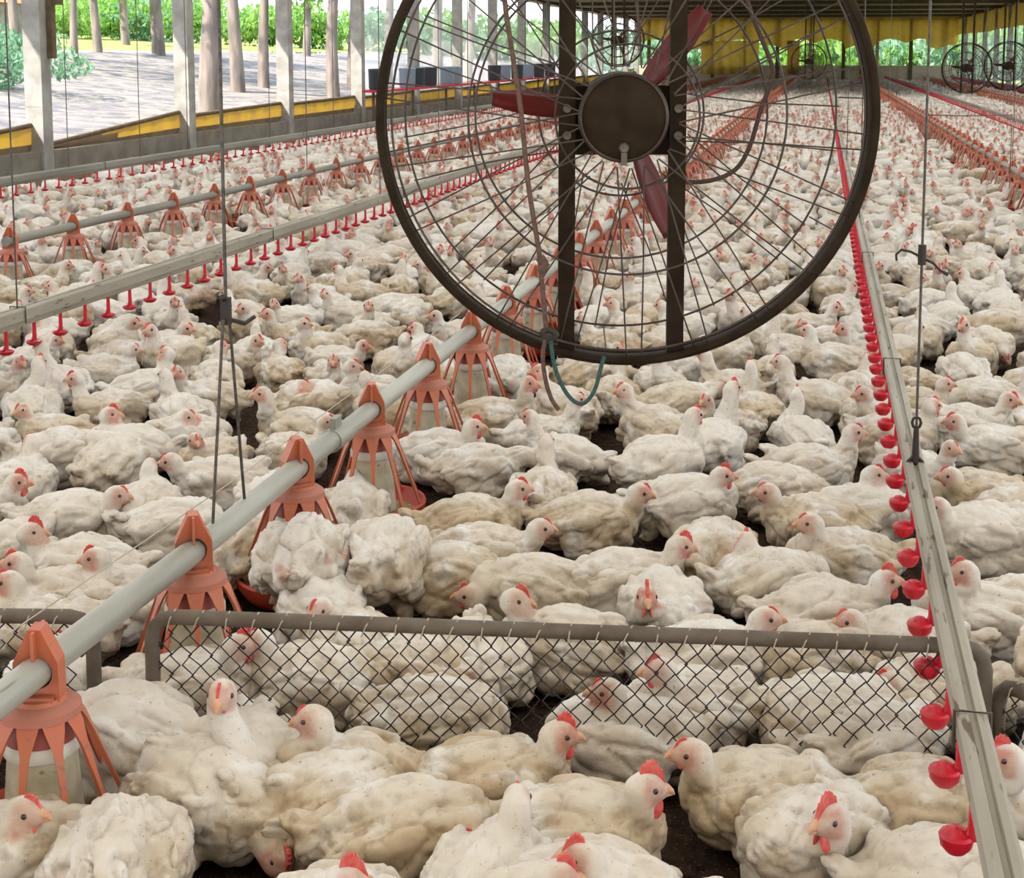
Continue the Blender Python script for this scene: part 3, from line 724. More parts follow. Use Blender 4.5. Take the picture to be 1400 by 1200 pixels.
# ------------------------------------------------------------------ fan
def fan(loc, rz, Rr, lab, detail=True, posts_top=2.4):
    o = empty('fan', loc, rz); tag(o, lab, 'fan', None if detail else 'small fans far along the side')
    def circ(r, y, n=64): return [(r*math.cos(2*math.pi*k/n), y, r*math.sin(2*math.pi*k/n)) for k in range(n)]
    seg = 96 if detail else 32
    # rim: a band with a rolled bead on each edge
    mb = MB(); n = seg; prof = [(Rr-.002, -.032), (Rr, -.034), (Rr, .034), (Rr-.005, .036), (Rr-.012, .02), (Rr-.012, -.02), (Rr-.005, -.036)]
    vs = []; fs = []
    for k in range(n):
        a = 2*math.pi*k/n
        for r, y in prof: vs.append((r*math.cos(a), y, r*math.sin(a)))
    q = len(prof)
    for k in range(n):
        for j in range(q):
            l = (k+1) % n; fs.append((k*q+j, k*q+(j+1) % q, l*q+(j+1) % q, l*q+j))
    mb.add(vs, fs)
    mb.tube(circ(Rr-.004, -.036, n), .0105, 8, closed=True); mb.tube(circ(Rr-.004, .036, n), .0105, 8, closed=True)
    mb.build('rim', M_fan, o)
    wr = .0021 if detail else .006
    for side, yy, rings in ((-1, -.045, (.945, .64, .29)), (1, .20, (.92, .62, .35))):
        mb = MB(); ns = (44 if side < 0 else 22) if detail else 10
        for f in rings: mb.tube(circ(Rr*f, yy+(.0 if f > .9 else -.02*side), seg), wr*1.35, 6, closed=True)
        for k in range(ns):
            a = 2*math.pi*(k+.25*side)/ns; sk = .09*(1 if k % 2 else -1)
            r0, r1 = Rr*(.20 if side < 0 else .30), Rr*(.985 if side < 0 else .93)
            P = lambda r, a_, y: Vector((r*math.cos(a_), y, r*math.sin(a_)))
            mb.tube([P(r0, a-sk*2.2, yy-.03*(side < 0)), P(Rr*.6, a, yy-.012*(side < 0)), P(r1, a+sk*.45, -.02 if side < 0 else yy)], wr, 5)
            if side > 0 and k % 4 == 0: mb.tube([P(r1, a, yy), P(Rr*.99, a, .04)], wr, 5)
        mb.build('front_guard' if side < 0 else 'rear_guard', M_fanw, o)
    # the two square posts and the mounting plate
    hw = .141*Rr/.6
    for s in (-1, 1):
        MB().box(((s*.1335-(.012 if detail else 0))*Rr/.6, -.01, (posts_top-Rr*.985)/2), (.040*Rr/.6, .03, posts_top+Rr*.985)).build('post', M_fan, o, False)
    # motor
    k_ = Rr/.6
    dx = -.012 if detail else 0
    pl = MB().box((dx, .02, -.01), (.30*k_, .018, .168*k_)).build('mounting_plate', M_fan, o, False)
    bo = MB()
    for s in (-1, 1):
        for z in (-.045, .02): bo = MB().lathe([(0, .006), (.010, .005), (.012, 0)], M=Matrix.Translation((dx+s*.1335*k_, -.027, z*k_)) @ Matrix.Rotation(math.pi/2, 4, 'X'), n=12); bo.build('bolt', M_bolt, pl)
    RX = Matrix.Rotation(math.pi/2, 4, 'X')
    mt = MB().lathe([(0, .075), (.085, .073), (.100, .066), (.106, .056), (.108, .03), (.108, -.10), (.07, -.13), (0, -.13)], n=48, M=Matrix.Translation((dx, 0, 0)) @ RX @ Matrix.Scale(k_, 4)).build('motor', M_fan, o)
    MB().lathe([(.100, .068), (.104, .070), (.1075, .066), (.109, .058)], n=48, M=Matrix.Translation((dx, 0, 0)) @ RX @ Matrix.Scale(k_, 4)).build('cover_ring', M_fanw, mt)
    MB().lathe([(0, .086), (.010, .085), (.014, .080), (.014, .070)], n=16, M=Matrix.Translation((dx, 0, -.072*k_)) @ RX @ Matrix.Scale(k_, 4)).box((dx, -.078*k_, -.098*k_), (.014, .012, .03)).build('drain_plug', M_bolt, mt)
    # blades at rest
    for k, a in enumerate((R(173), R(52), R(-68))):
        mb = MB(); vs = []; fs = []; n = 14
        for i in range(n+1):
            t = i/n; r = Rr*(.13+.42*t); wd = Rr*(.040+.038*math.sin(math.pi*min(1, t*1.02+.02))**.8*(1-.25*t)); tw = R(58-24*t)
            for s in (-1, -.33, .33, 1):
                lx = r; lt = s*wd*math.cos(tw); ly = s*wd*math.sin(tw)+.012*(1-s*s)
                vs.append((lx*math.cos(a)-lt*math.sin(a), .12+ly, lx*math.sin(a)+lt*math.cos(a)))
        for i in range(n):
            for j in range(3): fs.append((i*4+j, i*4+j+1, i*4+j+5, i*4+j+4))
        mb.add(vs, fs); b = mb.build('blade', M_blade, o); sd = b.modifiers.new('thickness', 'SOLIDIFY'); sd.thickness = .004
    return o
FD = 3.53
fl = at_depth(857, 159, FD)
big = fan(fl, YAW, .596, 'large round brown fan with wire guard and red blades hanging over the flock', True, ZC-fl.z)
def flocal(px, py, d=FD-.06): return at_depth(px, py, d)
def rope(pts, r, m, name, lab, cat='cord', d=FD-.075, parts=None):
    P = [flocal(x, y, d) for x, y in pts]
    # smooth (Catmull-Rom)
    Q = []
    for i in range(len(P)-1):
        p0, p1, p2, p3 = P[max(i-1, 0)], P[i], P[i+1], P[min(i+2, len(P)-1)]
        for t in (0, .25, .5, .75):
            Q.append(.5*((2*p1)+(p2-p0)*t+(2*p0-5*p1+4*p2-p3)*t*t+(3*p1-p0-3*p2+p3)*t**3))
    Q.append(P[-1])
    o = MB().tube(Q, r, 7).build(name, m); tag(o, lab, cat); return o
rope([(683, -120), (690, 0), (700, 70), (712, 150), (722, 250), (737, 345), (742, 400), (747, 450)], .0062, M_brownrope, 'power_cord', 'red-brown cord running down across the fan guard to the knot')
kn = rope([(738, 352), (744, 362), (739, 371), (746, 358)], .012, M_brownrope, 'rope_knot', 'frayed straw-coloured knot on the cord over the fan guard', 'knot')
rope([(748, 455), (742, 485), (746, 520), (754, 545), (764, 560)], .0055, M_brownrope, 'rope_end', 'loose brown rope end dangling below the fan rim')
rope([(752, 455), (758, 500), (775, 538), (795, 552), (812, 535), (822, 500), (826, 487)], .0052, M_green, 'green_rope', 'green rope loop hanging under the fan rim')
rope([(741, 455), (750, 450), (760, 458), (748, 462), (740, 452)], .0085, M_cord, 'tape_knot', 'black tape knot where the ropes meet the fan rim', 'knot')
rope([(1000, -60), (1028, 20), (1052, 80), (1056, 105), (1040, 150), (1025, 200), (1005, 232), (970, 247), (925, 249)], .0058, M_cordred, 'motor_cable', 'dark red-brown motor cable looping across the fan guard', d=FD+.02)
# small far fans
sf = []
for i, (px, py, D, lab) in enumerate(((1322, 93, 34, 'small distant fan beside the first of the end posts'), (1379, 90, 35, 'small distant fan partly cut by the picture edge'), (1106, 84, 48, 'tiny distant fan in front of the far end wall'))):
    fan(at_depth(px, py, D), YAW, .58, lab, False, ZC-at_depth(px, py, D).z)
fan(at_depth(845, 55, 28), YAW, .5, 'distant fan seen above the motor between the posts', False, ZC-at_depth(845, 55, 28).z)
# drums on the red shelf along the low wall
for i, (px, py, k) in enumerate(((516, 108, 0), (557, 111, 1), (570, 111, 0), (587, 112, 0), (612, 104, 1), (622, 104, 1), (676, 98, 0), (690, 100, 1), (707, 98, 0), (722, 98, 1), (737, 99, 0), (752, 99, 0))):
    p = at_x(px, py+12, -9.2)
    o = MB().lathe([(0, 0), (.16, 0), (.18, .03), (.19, .40), (.20, .42), (.18, .44), (0, .45)], n=18).build('drum', M_blue if k else M_bucket)
    o.location = (p.x, p.y, p.z); tag(o, ('blue-grey' if k else 'dark')+' drum on the red shelf, %s along it from the first' % ordinal(i), 'drum', 'drums on the red shelf')
a = at_x(508, 123, -9.2); b_ = at_x(765, 112, -9.2)
o = empty('shelf', (-9.2, 0, 0)); tag(o, 'long thin red shelf carrying drums along the open side', 'shelf')
L0, L1 = a.y, b_.y
mb = MB(); pts_ = [(516, 120), (557, 123), (612, 116), (676, 110), (752, 111)]
mb.box((0, (L0+L1)/2, a.z-.03), (.42, L1-L0, .05)); mb.build('board', M_cup, o, False)
for t in np.linspace(.02, .98, 8): MB().box((-.1, L0+(L1-L0)*t, (a.z-.05)/2), (.05, .05, a.z-.06)).build('leg', M_wood, o, False)
for dr in [x for x in col.objects if x.name.startswith('drum')]: dr.location.z = a.z-.005

# ------------------------------------------------------------------ chickens
def sm01(x, a, b):
    t = np.clip((x-a)/(b-a), 0, 1); return t*t*(3-2*t)
def Rm(ax, a): return Matrix.Rotation(a, 4, ax)
def bird(seed, head=(.165, 0, .275), hyaw=0, hpitch=0, stand=0, pitch=0, comb=.5, voxel=.0072, wide=1, plump=1, wing=1, tail=1, bare=0, headless=False, rough=1):
    """returns (body mesh, head matrix).  +X is the breast, the origin lies on the ground under the body."""
    rr = random.Random(seed); bm = bmesh.new()
    j = lambda s: rr.uniform(-s, s)
    zb = .0+stand*.095
    B = Matrix.Translation((0, 0, zb)) @ Rm('Y', -pitch)
    sub = 3 if voxel < .012 else 2
    def ell(c, r, ry=0, rz=0, M=B):
        c = (c[0]*.93, c[1], c[2]*1.05); r = (r[0]*.93, r[1], r[2]*1.05)
        m_ = M @ Matrix.Translation((c[0], c[1]*wide, c[2]*plump)) @ Rm('Z', rz) @ Rm('Y', ry) @ Matrix.Diagonal((r[0], r[1]*wide, r[2]*plump, 1))
        bmesh.ops.create_icosphere(bm, subdivisions=sub, radius=1, matrix=m_)
    ell((0, 0, .104), (.155, .106, .100)); ell((.085, 0, .098), (.088, .092, .090)); ell((.10, 0, .07), (.06, .065, .055))
    ell((-.115, 0, .100), (.085, .078, .078)); ell((-.075, 0, .13), (.09, .07, .06), .2)
    ell((-.205*1, j(.01), .118+.02*tail), (.060, .036, .022), .45*tail+j(.15)); ell((-.175, 0, .105), (.06, .055, .045), .3)
    for s in (-1, 1):
        ell((-.012+j(.012), s*.092, .118+j(.006)), (.115, .030*wing, .062), -.14+j(.07), s*-.08)      # folded wing
        ell((.070, s*.080, .125), (.050, .036*wing, .048), .2)                                          # shoulder
        ell((-.105, s*.078, .108+j(.008)), (.070, .020*wing, .030), .22+j(.1), s*-.18)                  # wing tip
        ell((-.045, s*.088, .062), (.070, .042, .050), .1, s*.1)                                        # thigh
        ell((.02, s*.082, .055), (.06, .04, .045))
        if stand: ell((-.01, s*.058, .0+.005), (.045, .034, .055), .2)
    for _ in range(7):
        a = rr.uniform(0, 6.28); ell((rr.uniform(-.16, .10), .085*math.cos(a), .10+.075*math.sin(a)), (rr.uniform(.03, .06), rr.uniform(.02, .035), rr.uniform(.018, .03)), j(.6), j(.6))
    # neck
    Hd = Matrix.Identity(4)
    if not headless:
        p0 = B @ Vector((.105, 0, .125*plump)); p3 = Vector(head)-Vector((.012, 0, .022))
        d = (p3-p0).length
        p1 = p0+Vector((.35*d, 0, .22*d)); p2 = p3-Vector((.02, 0, .42*d)) if head[2] > .2 else p3+Vector((-.3*d, 0, .3*d))
        n = 12
        for i in range(n+1):
            t = i/n; p = p0*(1-t)**3+p1*3*t*(1-t)**2+p2*3*t*t*(1-t)+p3*t**3
            r = .064*(1-t)**1.3+.031*(1-(1-t)**1.3)
            bmesh.ops.create_icosphere(bm, subdivisions=sub, radius=r, matrix=Matrix.Translation(p))
        Hd = Matrix.Translation(head) @ Rm('Z', hyaw) @ Rm('Y', hpitch)
        def he(c, r, ry=0): bmesh.ops.create_icosphere(bm, subdivisions=sub, radius=1, matrix=Hd @ Matrix.Translation(c) @ Rm('Y', ry) @ Matrix.Diagonal((*r, 1)))
        he((0, 0, 0), (.036, .0265, .031)); he((.020, 0, -.006), (.026, .019, .021)); he((-.012, 0, -.010), (.032, .029, .034)); he((.012, 0, -.016), (.022, .019, .016))
        he((.012, .017, .001), (.015, .008, .013)); he((.012, -.017, .001), (.015, .008, .013))
    me0 = bpy.data.meshes.new('tmp'); bm.to_mesh(me0); bm.free()
    ob = bpy.data.objects.new('tmp', me0); col.objects.link(ob)
    rm = ob.modifiers.new('r', 'REMESH'); rm.mode = 'VOXEL'; rm.voxel_size = voxel; rm.adaptivity = 0
    s_ = ob.modifiers.new('s', 'SMOOTH'); s_.factor = .5; s_.iterations = 4 if voxel < .012 else 1
    dg = bpy.context.evaluated_depsgraph_get(); me = bpy.data.meshes.new_from_object(ob.evaluated_get(dg))
    bpy.data.objects.remove(ob); bpy.data.meshes.remove(me0)
    me.name = 'chicken'
    n = len(me.vertices); v = np.zeros(n*3, np.float32); me.vertices.foreach_get('co', v); v = v.reshape(-1, 3)
    nn = np.zeros(n*3, np.float32); me.vertices.foreach_get('normal', nn); nn = nn.reshape(-1, 3)
    hi = np.array(Hd.inverted()); hl = v @ hi[:3, :3].T+hi[:3, 3]
    hd = np.linalg.norm(hl, axis=1)
    inhead = (1-sm01(hd, .045, .075)) if not headless else np.zeros(n)
    pink = np.zeros(n, np.float32)
    if not headless:
        pink = sm01(hl[:, 0], -.024, .003)*(1-sm01(np.abs(hl[:, 2]+.004), .023, .034))*(hd < .062)*.9
        if voxel > .012: pink = np.clip(pink*1.4+.4*(hd < .045)*(hl[:, 0] > -.01), 0, 1)
    if voxel < .03:
        disp = np.zeros(n); so_ = seed*3.7
        for i in range(n):
            x, y, z = v[i]
            q = noise.noise(Vector((x*15+so_, y*24, z*24)))*.0095+(noise.noise(Vector((x*38, y*60+so_, z*60)))*.0020 if voxel < .012 else 0)
            ds = noise.voronoi(Vector((x*8+so_+q*50, y*15, z*15-x*5)))[0]; q -= .0085*max(0., 1-(ds[1]-ds[0])/.20)**1.5
            if voxel < .012:
                ds = noise.voronoi(Vector((x*26+so_, y*44, z*44+q*200)))[0]; q -= .0011*max(0., 1-(ds[1]-ds[0])/.3)
            disp[i] = q
        bodyw = (1-inhead)*sm01(v[:, 2], -.01, .05)*rough
        # neck keeps a smoother skin
        if not headless: bodyw *= np.where((v[:, 2] > zb+.20) & (v[:, 0] > .02), .35, 1)
        v = v+nn*(disp*bodyw)[:, None]
    v[:, 2] = np.maximum(v[:, 2], .001)
    if bare:
        bz = np.array([noise.noise(Vector((x*14+seed, y*14, z*14))) for x, y, z in v])
        pink = np.maximum(pink, .8*bare*sm01(bz, .18, .34)*(1-inhead)*(v[:, 2] < zb+.16))
    me.vertices.foreach_set('co', v.astype(np.float32).ravel())
    a_ = me.attributes.new('pink', 'FLOAT', 'POINT'); a_.data.foreach_set('value', pink.astype(np.float32))
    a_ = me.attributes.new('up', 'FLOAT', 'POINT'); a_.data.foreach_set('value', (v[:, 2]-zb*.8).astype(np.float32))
    me.materials.clear(); me.materials.append(M_feather)
    me.polygons.foreach_set('use_smooth', [True]*len(me.polygons)); me.update()
    return me, Hd
def comb_mb(Hd, size, simple=False):
    n = 3 if simple else 5; L_ = .016+.026*size; h = .002+.024*size
    x0 = .030-L_; base = lambda x: .031*math.sqrt(max(.05, 1-(x/.040)**2))-.002
    pts = [(x0-.004, base(x0-.004)-.006)]
    for i in range(n):
        x = x0+L_*(i+.45)/n; hh_ = h*math.sin(math.pi*(i+.8)/(n+.6))**.7
        pts += [(x-L_*.3/n, base(x)+hh_*.90), (x, base(x)+hh_), (x+L_*.3/n, base(x)+hh_*.92)]
    pts += [(.034, .013), (.038, .003), (.026, .004), (x0, .014)]
    mb = MB().prism(pts, .005+.004*size, Hd @ Matrix(((1, 0, 0, 0), (0, 0, 1, 0), (0, 1, 0, 0), (0, 0, 0, 1))))
    return mb
def wattle_mb(Hd, size, simple=False):
    mb = MB()
    for s in (-1, 1):
        mb.sphere(None, (.008+.006*size, .004, .005+.018*size), Hd @ Matrix.Translation((.020, s*.008, -.022-.012*size)) @ Rm('X', s*.25), 6 if simple else 12)
    return mb
def beak_mb(Hd, simple=False):
    k = 6 if simple else 10
    a = MB().tube([Hd @ Vector(p) for p in ((.028, 0, -.002), (.040, 0, -.003), (.050, 0, -.008), (.055, 0, -.014))], [.0135, .0095, .005, .0012], k)
    a.tube([Hd @ Vector(p) for p in ((.028, 0, -.012), (.042, 0, -.013), (.052, 0, -.014))], [.008, .0055, .0015], k)
    return a
def eye_mb(Hd, s):
    return MB().sphere(None, (.0056, .0036, .0056), Hd @ Matrix.Translation((.013, s*.0238, .003)), 10)
def leg_mb(s, up=.09):
    y = s*.055
    mb = MB().tube([(-.005, y, up), (-.018, y, .055), (.0, y, .012)], [.016, .009, .008], 8)
    for a in (-.5, 0, .5, math.pi): L_ = .05 if a != math.pi else .025; mb.tube([(0, y, .012), (math.cos(a)*L_*.5, y+math.sin(a)*L_*.5, .011), (math.cos(a)*L_, y+math.sin(a)*L_, .005)], [.007, .006, .003], 6)
    return mb
def parts(o, Hd, comb, stand=0, headless=False):
    if not headless:
        comb_mb(Hd, comb).build('comb', M_comb, o); wattle_mb(Hd, comb).build('wattle', M_comb, o); beak_mb(Hd).build('beak', M_beak, o)
        for s in (-1, 1): eye_mb(Hd, s).build('eye', M_eye, o)
    if stand:
        for s in (-1, 1): leg_mb(s, .07+.05*stand).build('leg', M_leg, o)

# hand placed birds: body px, body heading (0 = to the picture's right, 90 = away), head px, head facing, comb, stain, extras, label
BIRDS = [
 (163, 1195, 95, None, 0, 0, .45, dict(headless=True, wide=1.12, plump=1.1, rough=1.7, bare=.5), 'ruffled white chicken seen from behind in front of the first feeder'),
 (285, 1100, -35, (385, 1165), -60, .7, .55, dict(low=1, plump=1.12, wide=1.08), 'big cream chicken bowing its head down, red comb low'),
 (172, 1035, 165, None, 0, 0, .35, dict(headless=True, wide=1.02, plump=1.28), 'smooth cream chicken with its head in the first feeder, rump towards the fence'),
 (345, 1050, -75, (303, 948), -92, .15, .35, dict(longneck=1), 'white chicken with raised neck facing straight at the camera by the fence'),
 (480, 1062, 175, (428, 985), 170, .1, .85, dict(), 'tan-backed chicken looking over its shoulder with the wire mesh behind'),
 (452, 1105, 20, None, 0, 0, .7, dict(headless=True, tail=2.2, plump=1.05), 'cream chicken with upright tail tip beside the bowing one'),
 (565, 1155, 10, (648, 1152), 182, .2, .75, dict(plump=1.05), 'tan ruffled chicken whose head shows behind a long white neck'),
 (672, 1215, 75, (706, 1095), 85, .1, .1, dict(longneck=1), 'chicken stretching a long clean white neck seen from behind'),
 (672, 1075, 5, (764, 1004), 5, .75, .9, dict(), 'large dirty-backed chicken with red comb beside the bare litter'),
 (800, 1135, -5, (882, 1078), 5, 1.0, .7, dict(), 'chicken with the tallest red comb and red wattles looking along the fence'),
 (1040, 1092, 175, (947, 1030), 178, .15, .65, dict(), 'big cream hen with small comb sitting upright right below the mesh'),
 (1110, 1150, 215, (1135, 1118), 215, .95, .45, dict(), 'white chicken with red comb and wattle turned half to the camera'),
 (1265, 1115, 5, None, 0, 0, .8, dict(headless=True, tail=1.8), 'tan chicken with head hidden, fluffy tail beside the lowest drinker cups'),
 (1290, 1215, 0, (1278, 1182), 0, .3, .3, dict(), 'chicken with orange beak peeping up at the bottom below the last drinker cup'),
 (1400, 1110, 200, (1375, 1035), 184, .7, .3, dict(), 'white chicken with red wattle just past the drinker pipe'),
 (820, 1225, 170, (792, 1175), 176, .6, .25, dict(), 'white-necked chicken with red comb at the very bottom below the tallest comb'),
 (745, 1250, 5, (765, 1200), 5, .6, .3, dict(), 'half-cut chicken at the bottom edge beside the long white neck'),
 (455, 1270, 0, (475, 1206), 5, .9, .3, dict(), 'chicken of which only a serrated red comb shows at the bottom edge'),
 (2, 1165, 20, (35, 1112), -10, .3, .7, dict(), 'pinkish chicken at the first feeder with its head behind the feeder arm'),
 (270, 935, 5, (325, 885), 8, .5, .35, dict(), 'red-faced chicken right behind the mesh next to the fence corner'),
 (415, 925, 185, (354, 880), 178, .5, .5, dict(), 'second red-faced chicken crowding behind the fence corner'),
 (540, 950, 175, (478, 948), 180, .6, .6, dict(lowish=1), 'red-faced chicken lying low behind the mesh, head towards the feeders'),
 (480, 890, 120, None, 0, 0, .5, dict(headless=True), 'chicken with hidden head behind the mesh under the standing one'),
 (655, 912, -85, None, 0, 0, .25, dict(headless=True, wide=1.1, bare=.8, rough=1.5), 'white ruffled chicken with bare pink belly behind the mesh'),
 (600, 990, -10, None, 0, 0, .45, dict(headless=True, tail=1.5, rough=1.5), 'mottled chicken slumped against the mesh with its tail raised'),
 (765, 868, 170, (708, 823), -15, .6, .4, dict(), 'chicken resting above the bar with head turned to the drinker pipe, red face'),
 (718, 812, 175, (645, 812), 178, .3, .35, dict(), 'small-combed chicken peeping over the fence bar, beak to the feeders'),
 (945, 965, 185, (903, 918), 182, .4, .3, dict(), 'big white chicken seated behind the middle of the mesh, red face'),
 (866, 980, 178, (826, 952), 178, .1, .2, dict(lowish=1), 'white chicken with dark beak behind the mesh beside the bare litter'),
 (1280, 955, 175, (1218, 935), 172, .3, .55, dict(), 'brown-faced chicken behind the mesh looking over a rounded grey-cream back'),
 (1135, 1000, 185, None, 0, 0, .6, dict(headless=True, plump=1.1, wide=1.1), 'rounded grey-cream back right behind the mesh, head not visible'),
 (1205, 1003, 10, (1258, 972), 8, .2, .25, dict(lowish=1), 'white chicken behind the mesh nearest to the drinker cups'),
 (1105, 905, 190, None, 0, 0, .6, dict(headless=True), 'chicken back behind the fence bar under the tilted orange face'),
 (418, 782, 90, None, 0, 0, .15, dict(headless=True, stand=1, pitch=.1, wide=1.15, bare=1, rough=1.5), 'chicken standing with bare pink rump towards the camera'),
 (528, 775, 75, None, 0, 0, .5, dict(headless=True, stand=.6, plump=1.15), 'smooth cream chicken seen from behind, next to the bare-rumped one'),
 (615, 790, 0, None, 0, 0, .65, dict(headless=True), 'cream chicken lying behind the dark litter gap, head hidden'),
 (672, 755, 5, (736, 723), 5, .15, .5, dict(), 'cream chicken with tan face resting above the dark litter gap'),
 (655, 708, 8, (706, 670), 8, .4, .75, dict(), 'speckled tan chicken just beyond the one over the litter gap'),
 (818, 705, 5, (872, 675), -3, .2, .6, dict(), 'cream chicken with purple-grey flank and pinkish narrow head'),
 (655, 645, 10, (735, 622), 5, .1, .3, dict(), 'broad white chicken beside the third feeder pan, neck stretched'),
 (610, 610, 0, (646, 585), 5, .7, .1, dict(), 'white chicken with bright red comb close to the feeder pan'),
 (950, 675, 5, (985, 655), 0, .6, .2, dict(plump=1.1), 'round white chicken with red face in the middle of the flock'),
 (850, 800, 10, (930, 745), 5, .7, .3, dict(), 'white chicken with long neck and red face towering behind the fence bar'),
 (910, 835, -80, (884, 815), -90, .8, .15, dict(), 'white chicken with narrow red comb facing the camera above the fence bar'),
 (975, 765, 60, None, 0, 0, .7, dict(headless=True, plump=1.1), 'smooth tan chicken back behind the tall red-faced one'),
 (1055, 800, 15, (1022, 740), 95, .4, .35, dict(tail=1.5), 'white chicken with drooping tail facing away, tiny comb'),
 (1115, 720, 180, (1050, 672), 180, .15, .7, dict(), 'upright tan chicken with curved neck above the litter'),
 (1148, 765, 185, (1108, 715), 178, .1, .5, dict(), 'chicken with greyish face overlapped by the upright tan one'),
 (1105, 645, 0, (1167, 590), 0, .2, .3, dict(), 'white chicken with tall raised neck close to the drinker cups'),
 (1175, 695, 0, (1195, 650), 0, .3, .1, dict(), 'clean white chicken with orange-pink face next to the drinker cups'),
 (1150, 825, 5, (1205, 797), 3, .8, .25, dict(), 'white chicken with long red comb reaching for the drinker cup'),
 (1225, 880, 175, (1165, 850), 178, .2, .3, dict(), 'pink-faced chicken just above the fence bar by the drinker cups'),
 (985, 885, 5, (1042, 850), -3, .1, .2, dict(), 'small orange-beaked face looking over the fence bar'),
 (1345, 745, 190, (1282, 692), 182, .15, .2, dict(plump=1.15), 'large white chicken behind the drinker pipe, head half covered by it'),
 (1335, 850, 170, (1318, 780), 180, .4, .15, dict(longneck=1), 'long-necked white chicken standing up past the drinker pipe'),
 (1395, 840, 10, None, 0, 0, .45, dict(headless=True), 'cream chicken back at the edge past the drinker pipe'),
 (1392, 705, 20, None, 0, 0, .8, dict(headless=True), 'tan chicken back at the edge beyond the large white one'),
 (1335, 675, 175, (1300, 652), 175, .2, .8, dict(), 'brownish chicken behind the large white one past the drinker pipe'),
 (1350, 610, 175, (1307, 577), 178, .3, .25, dict(), 'white chicken past the drinker pipe with neck bent back'),
 (1335, 550, 178, (1293, 545), 178, .6, .3, dict(), 'red-faced chicken past the drinker pipe hook'),
 (55, 850, 175, (13, 800), 178, .3, .5, dict(), 'pinkish chicken at the edge above the fence panel'),
 (75, 800, 178, (28, 775), 178, .4, .5, dict(), 'small red-combed chicken looking out at the edge, above the panel'),
 (158, 810, 190, (130, 765), 180, .35, .3, dict(), 'chicken with brown comb just above the close feed pipe'),
 (100, 765, 175, (46, 730), 5, .8, .15, dict(), 'white chicken with bright red comb near the edge above the fence panel'),
 (110, 705, 5, (158, 678), 3, .15, .1, dict(), 'broad white speckled chicken with tan face'),
 (245, 725, 0, None, 0, 0, .1, dict(headless=True), 'white chicken back right behind the close feed pipe'),
 (195, 690, 80, (205, 640), 90, .1, .3, dict(), 'chicken facing away with plump neck behind the feed pipe'),
 (85, 630, 20, None, 0, 0, .2, dict(headless=True, tail=2, plump=1.1), 'white round chicken with cocked tail'),
 (155, 640, 70, (128, 598), 85, .1, .3, dict(), 'chicken turned away with raised neck among white backs'),
 (290, 655, 180, (237, 632), 178, .2, .2, dict(), 'dark-eyed chicken with ruffled back by the two-strand stay'),
 (175, 600, 178, (150, 570), 5, .6, .1, dict(), 'white speckled chicken with red face looking over its back'),
 (-30, 700, 10, (22, 660), 5, .7, .3, dict(), 'red-wattled chicken at the picture edge beyond the panel'),
 (430, 560, 5, (412, 528), 5, .3, .7, dict(plump=1.1), 'broad tan chicken behind the pipe coupling'),
 (690, 525, 60, None, 0, 0, .15, dict(headless=True, plump=1.15, bare=.5), 'white chicken seen from behind near the fourth feeder'),
 (480, 690, 85, (484, 655), 90, .1, .4, dict(), 'small cream chicken in front of the third feeder pan, facing away'),
 (335, 760, 60, None, 0, 0, .8, dict(headless=True), 'tan fluffy chicken back below the close feed pipe'),
 (255, 600, 5, (255, 570), 5, .1, .15, dict(), 'white chicken with plain pink face left of the stay strands'),
 (440, 845, -80, (436, 832), -120, .2, .2, dict(), 'small white head with a pale comb poking just over the fence bar'),
]
placed = []          # world xy with radius for the crowd to avoid
NEARB = []
def words_ok(s): assert 4 <= len(s.replace('-', ' ').split()) <= 17, s
for i, (bx, by, hd_, hp, hf, comb, stain, ex, lab) in enumerate(BIRDS):
    P = at(bx, by, .105+(.05 if ex.get('stand') else 0)); A = YAW+R(hd_); ex = dict(ex)
    low = ex.pop('low', 0); lowish = ex.pop('lowish', 0); longn = ex.pop('longneck', 0)
    kw = dict(comb=comb); kw.update(ex); kw['seed'] = i+1
    if hp:
        ideal = Vector((.165, 0, .265)) if not longn else Vector((.12, 0, .34))
        if low: ideal = Vector((.235, 0, .09))
        if lowish: ideal = Vector((.20, 0, .17))
        Mw = Matrix.Translation((P.x, P.y, 0)) @ Rm('Z', A); W = Mw @ ideal
        d = ray(*hp).normalized(); c0 = Vector((0, 0, H)); q = c0+d*((W-c0).dot(d))
        l = Mw.inverted() @ q
        off = l-Vector((.08, 0, .13)); mx = .24 if not longn else .30
        if off.length > mx: l = Vector((.08, 0, .13))+off*(mx/off.length)
        if not low: l.z = max(l.z, .15)
        if off.length < .12: l = Vector((.08, 0, .13))+off*(.12/off.length)
        hy = (YAW+R(hf)-A+math.pi) % (2*math.pi)-math.pi
        hw_ = Mw @ l; tgt = at(hp[0], hp[1], hw_.z); P.x += .8*(tgt.x-hw_.x); P.y += .8*(tgt.y-hw_.y)      # slide the whole bird so that the head is where it belongs
        kw['head'] = tuple(l); kw['hyaw'] = hy; kw['hpitch'] = .9 if low else random.uniform(-.08, .15)
    st = kw.get('stand', 0); hl_ = kw.get('headless', False)
    me, Hd = bird(**kw)
    o = obj('chicken', me); o.location = (P.x, P.y, 0); o.rotation_euler = (0, 0, A)
    parts(o, Hd, comb, st, hl_)
    tag(o, lab, 'chicken', 'white broiler chickens'); o['stain'] = float(stain)
    placed.append((P.x, P.y, A)); NEARB.append(o)

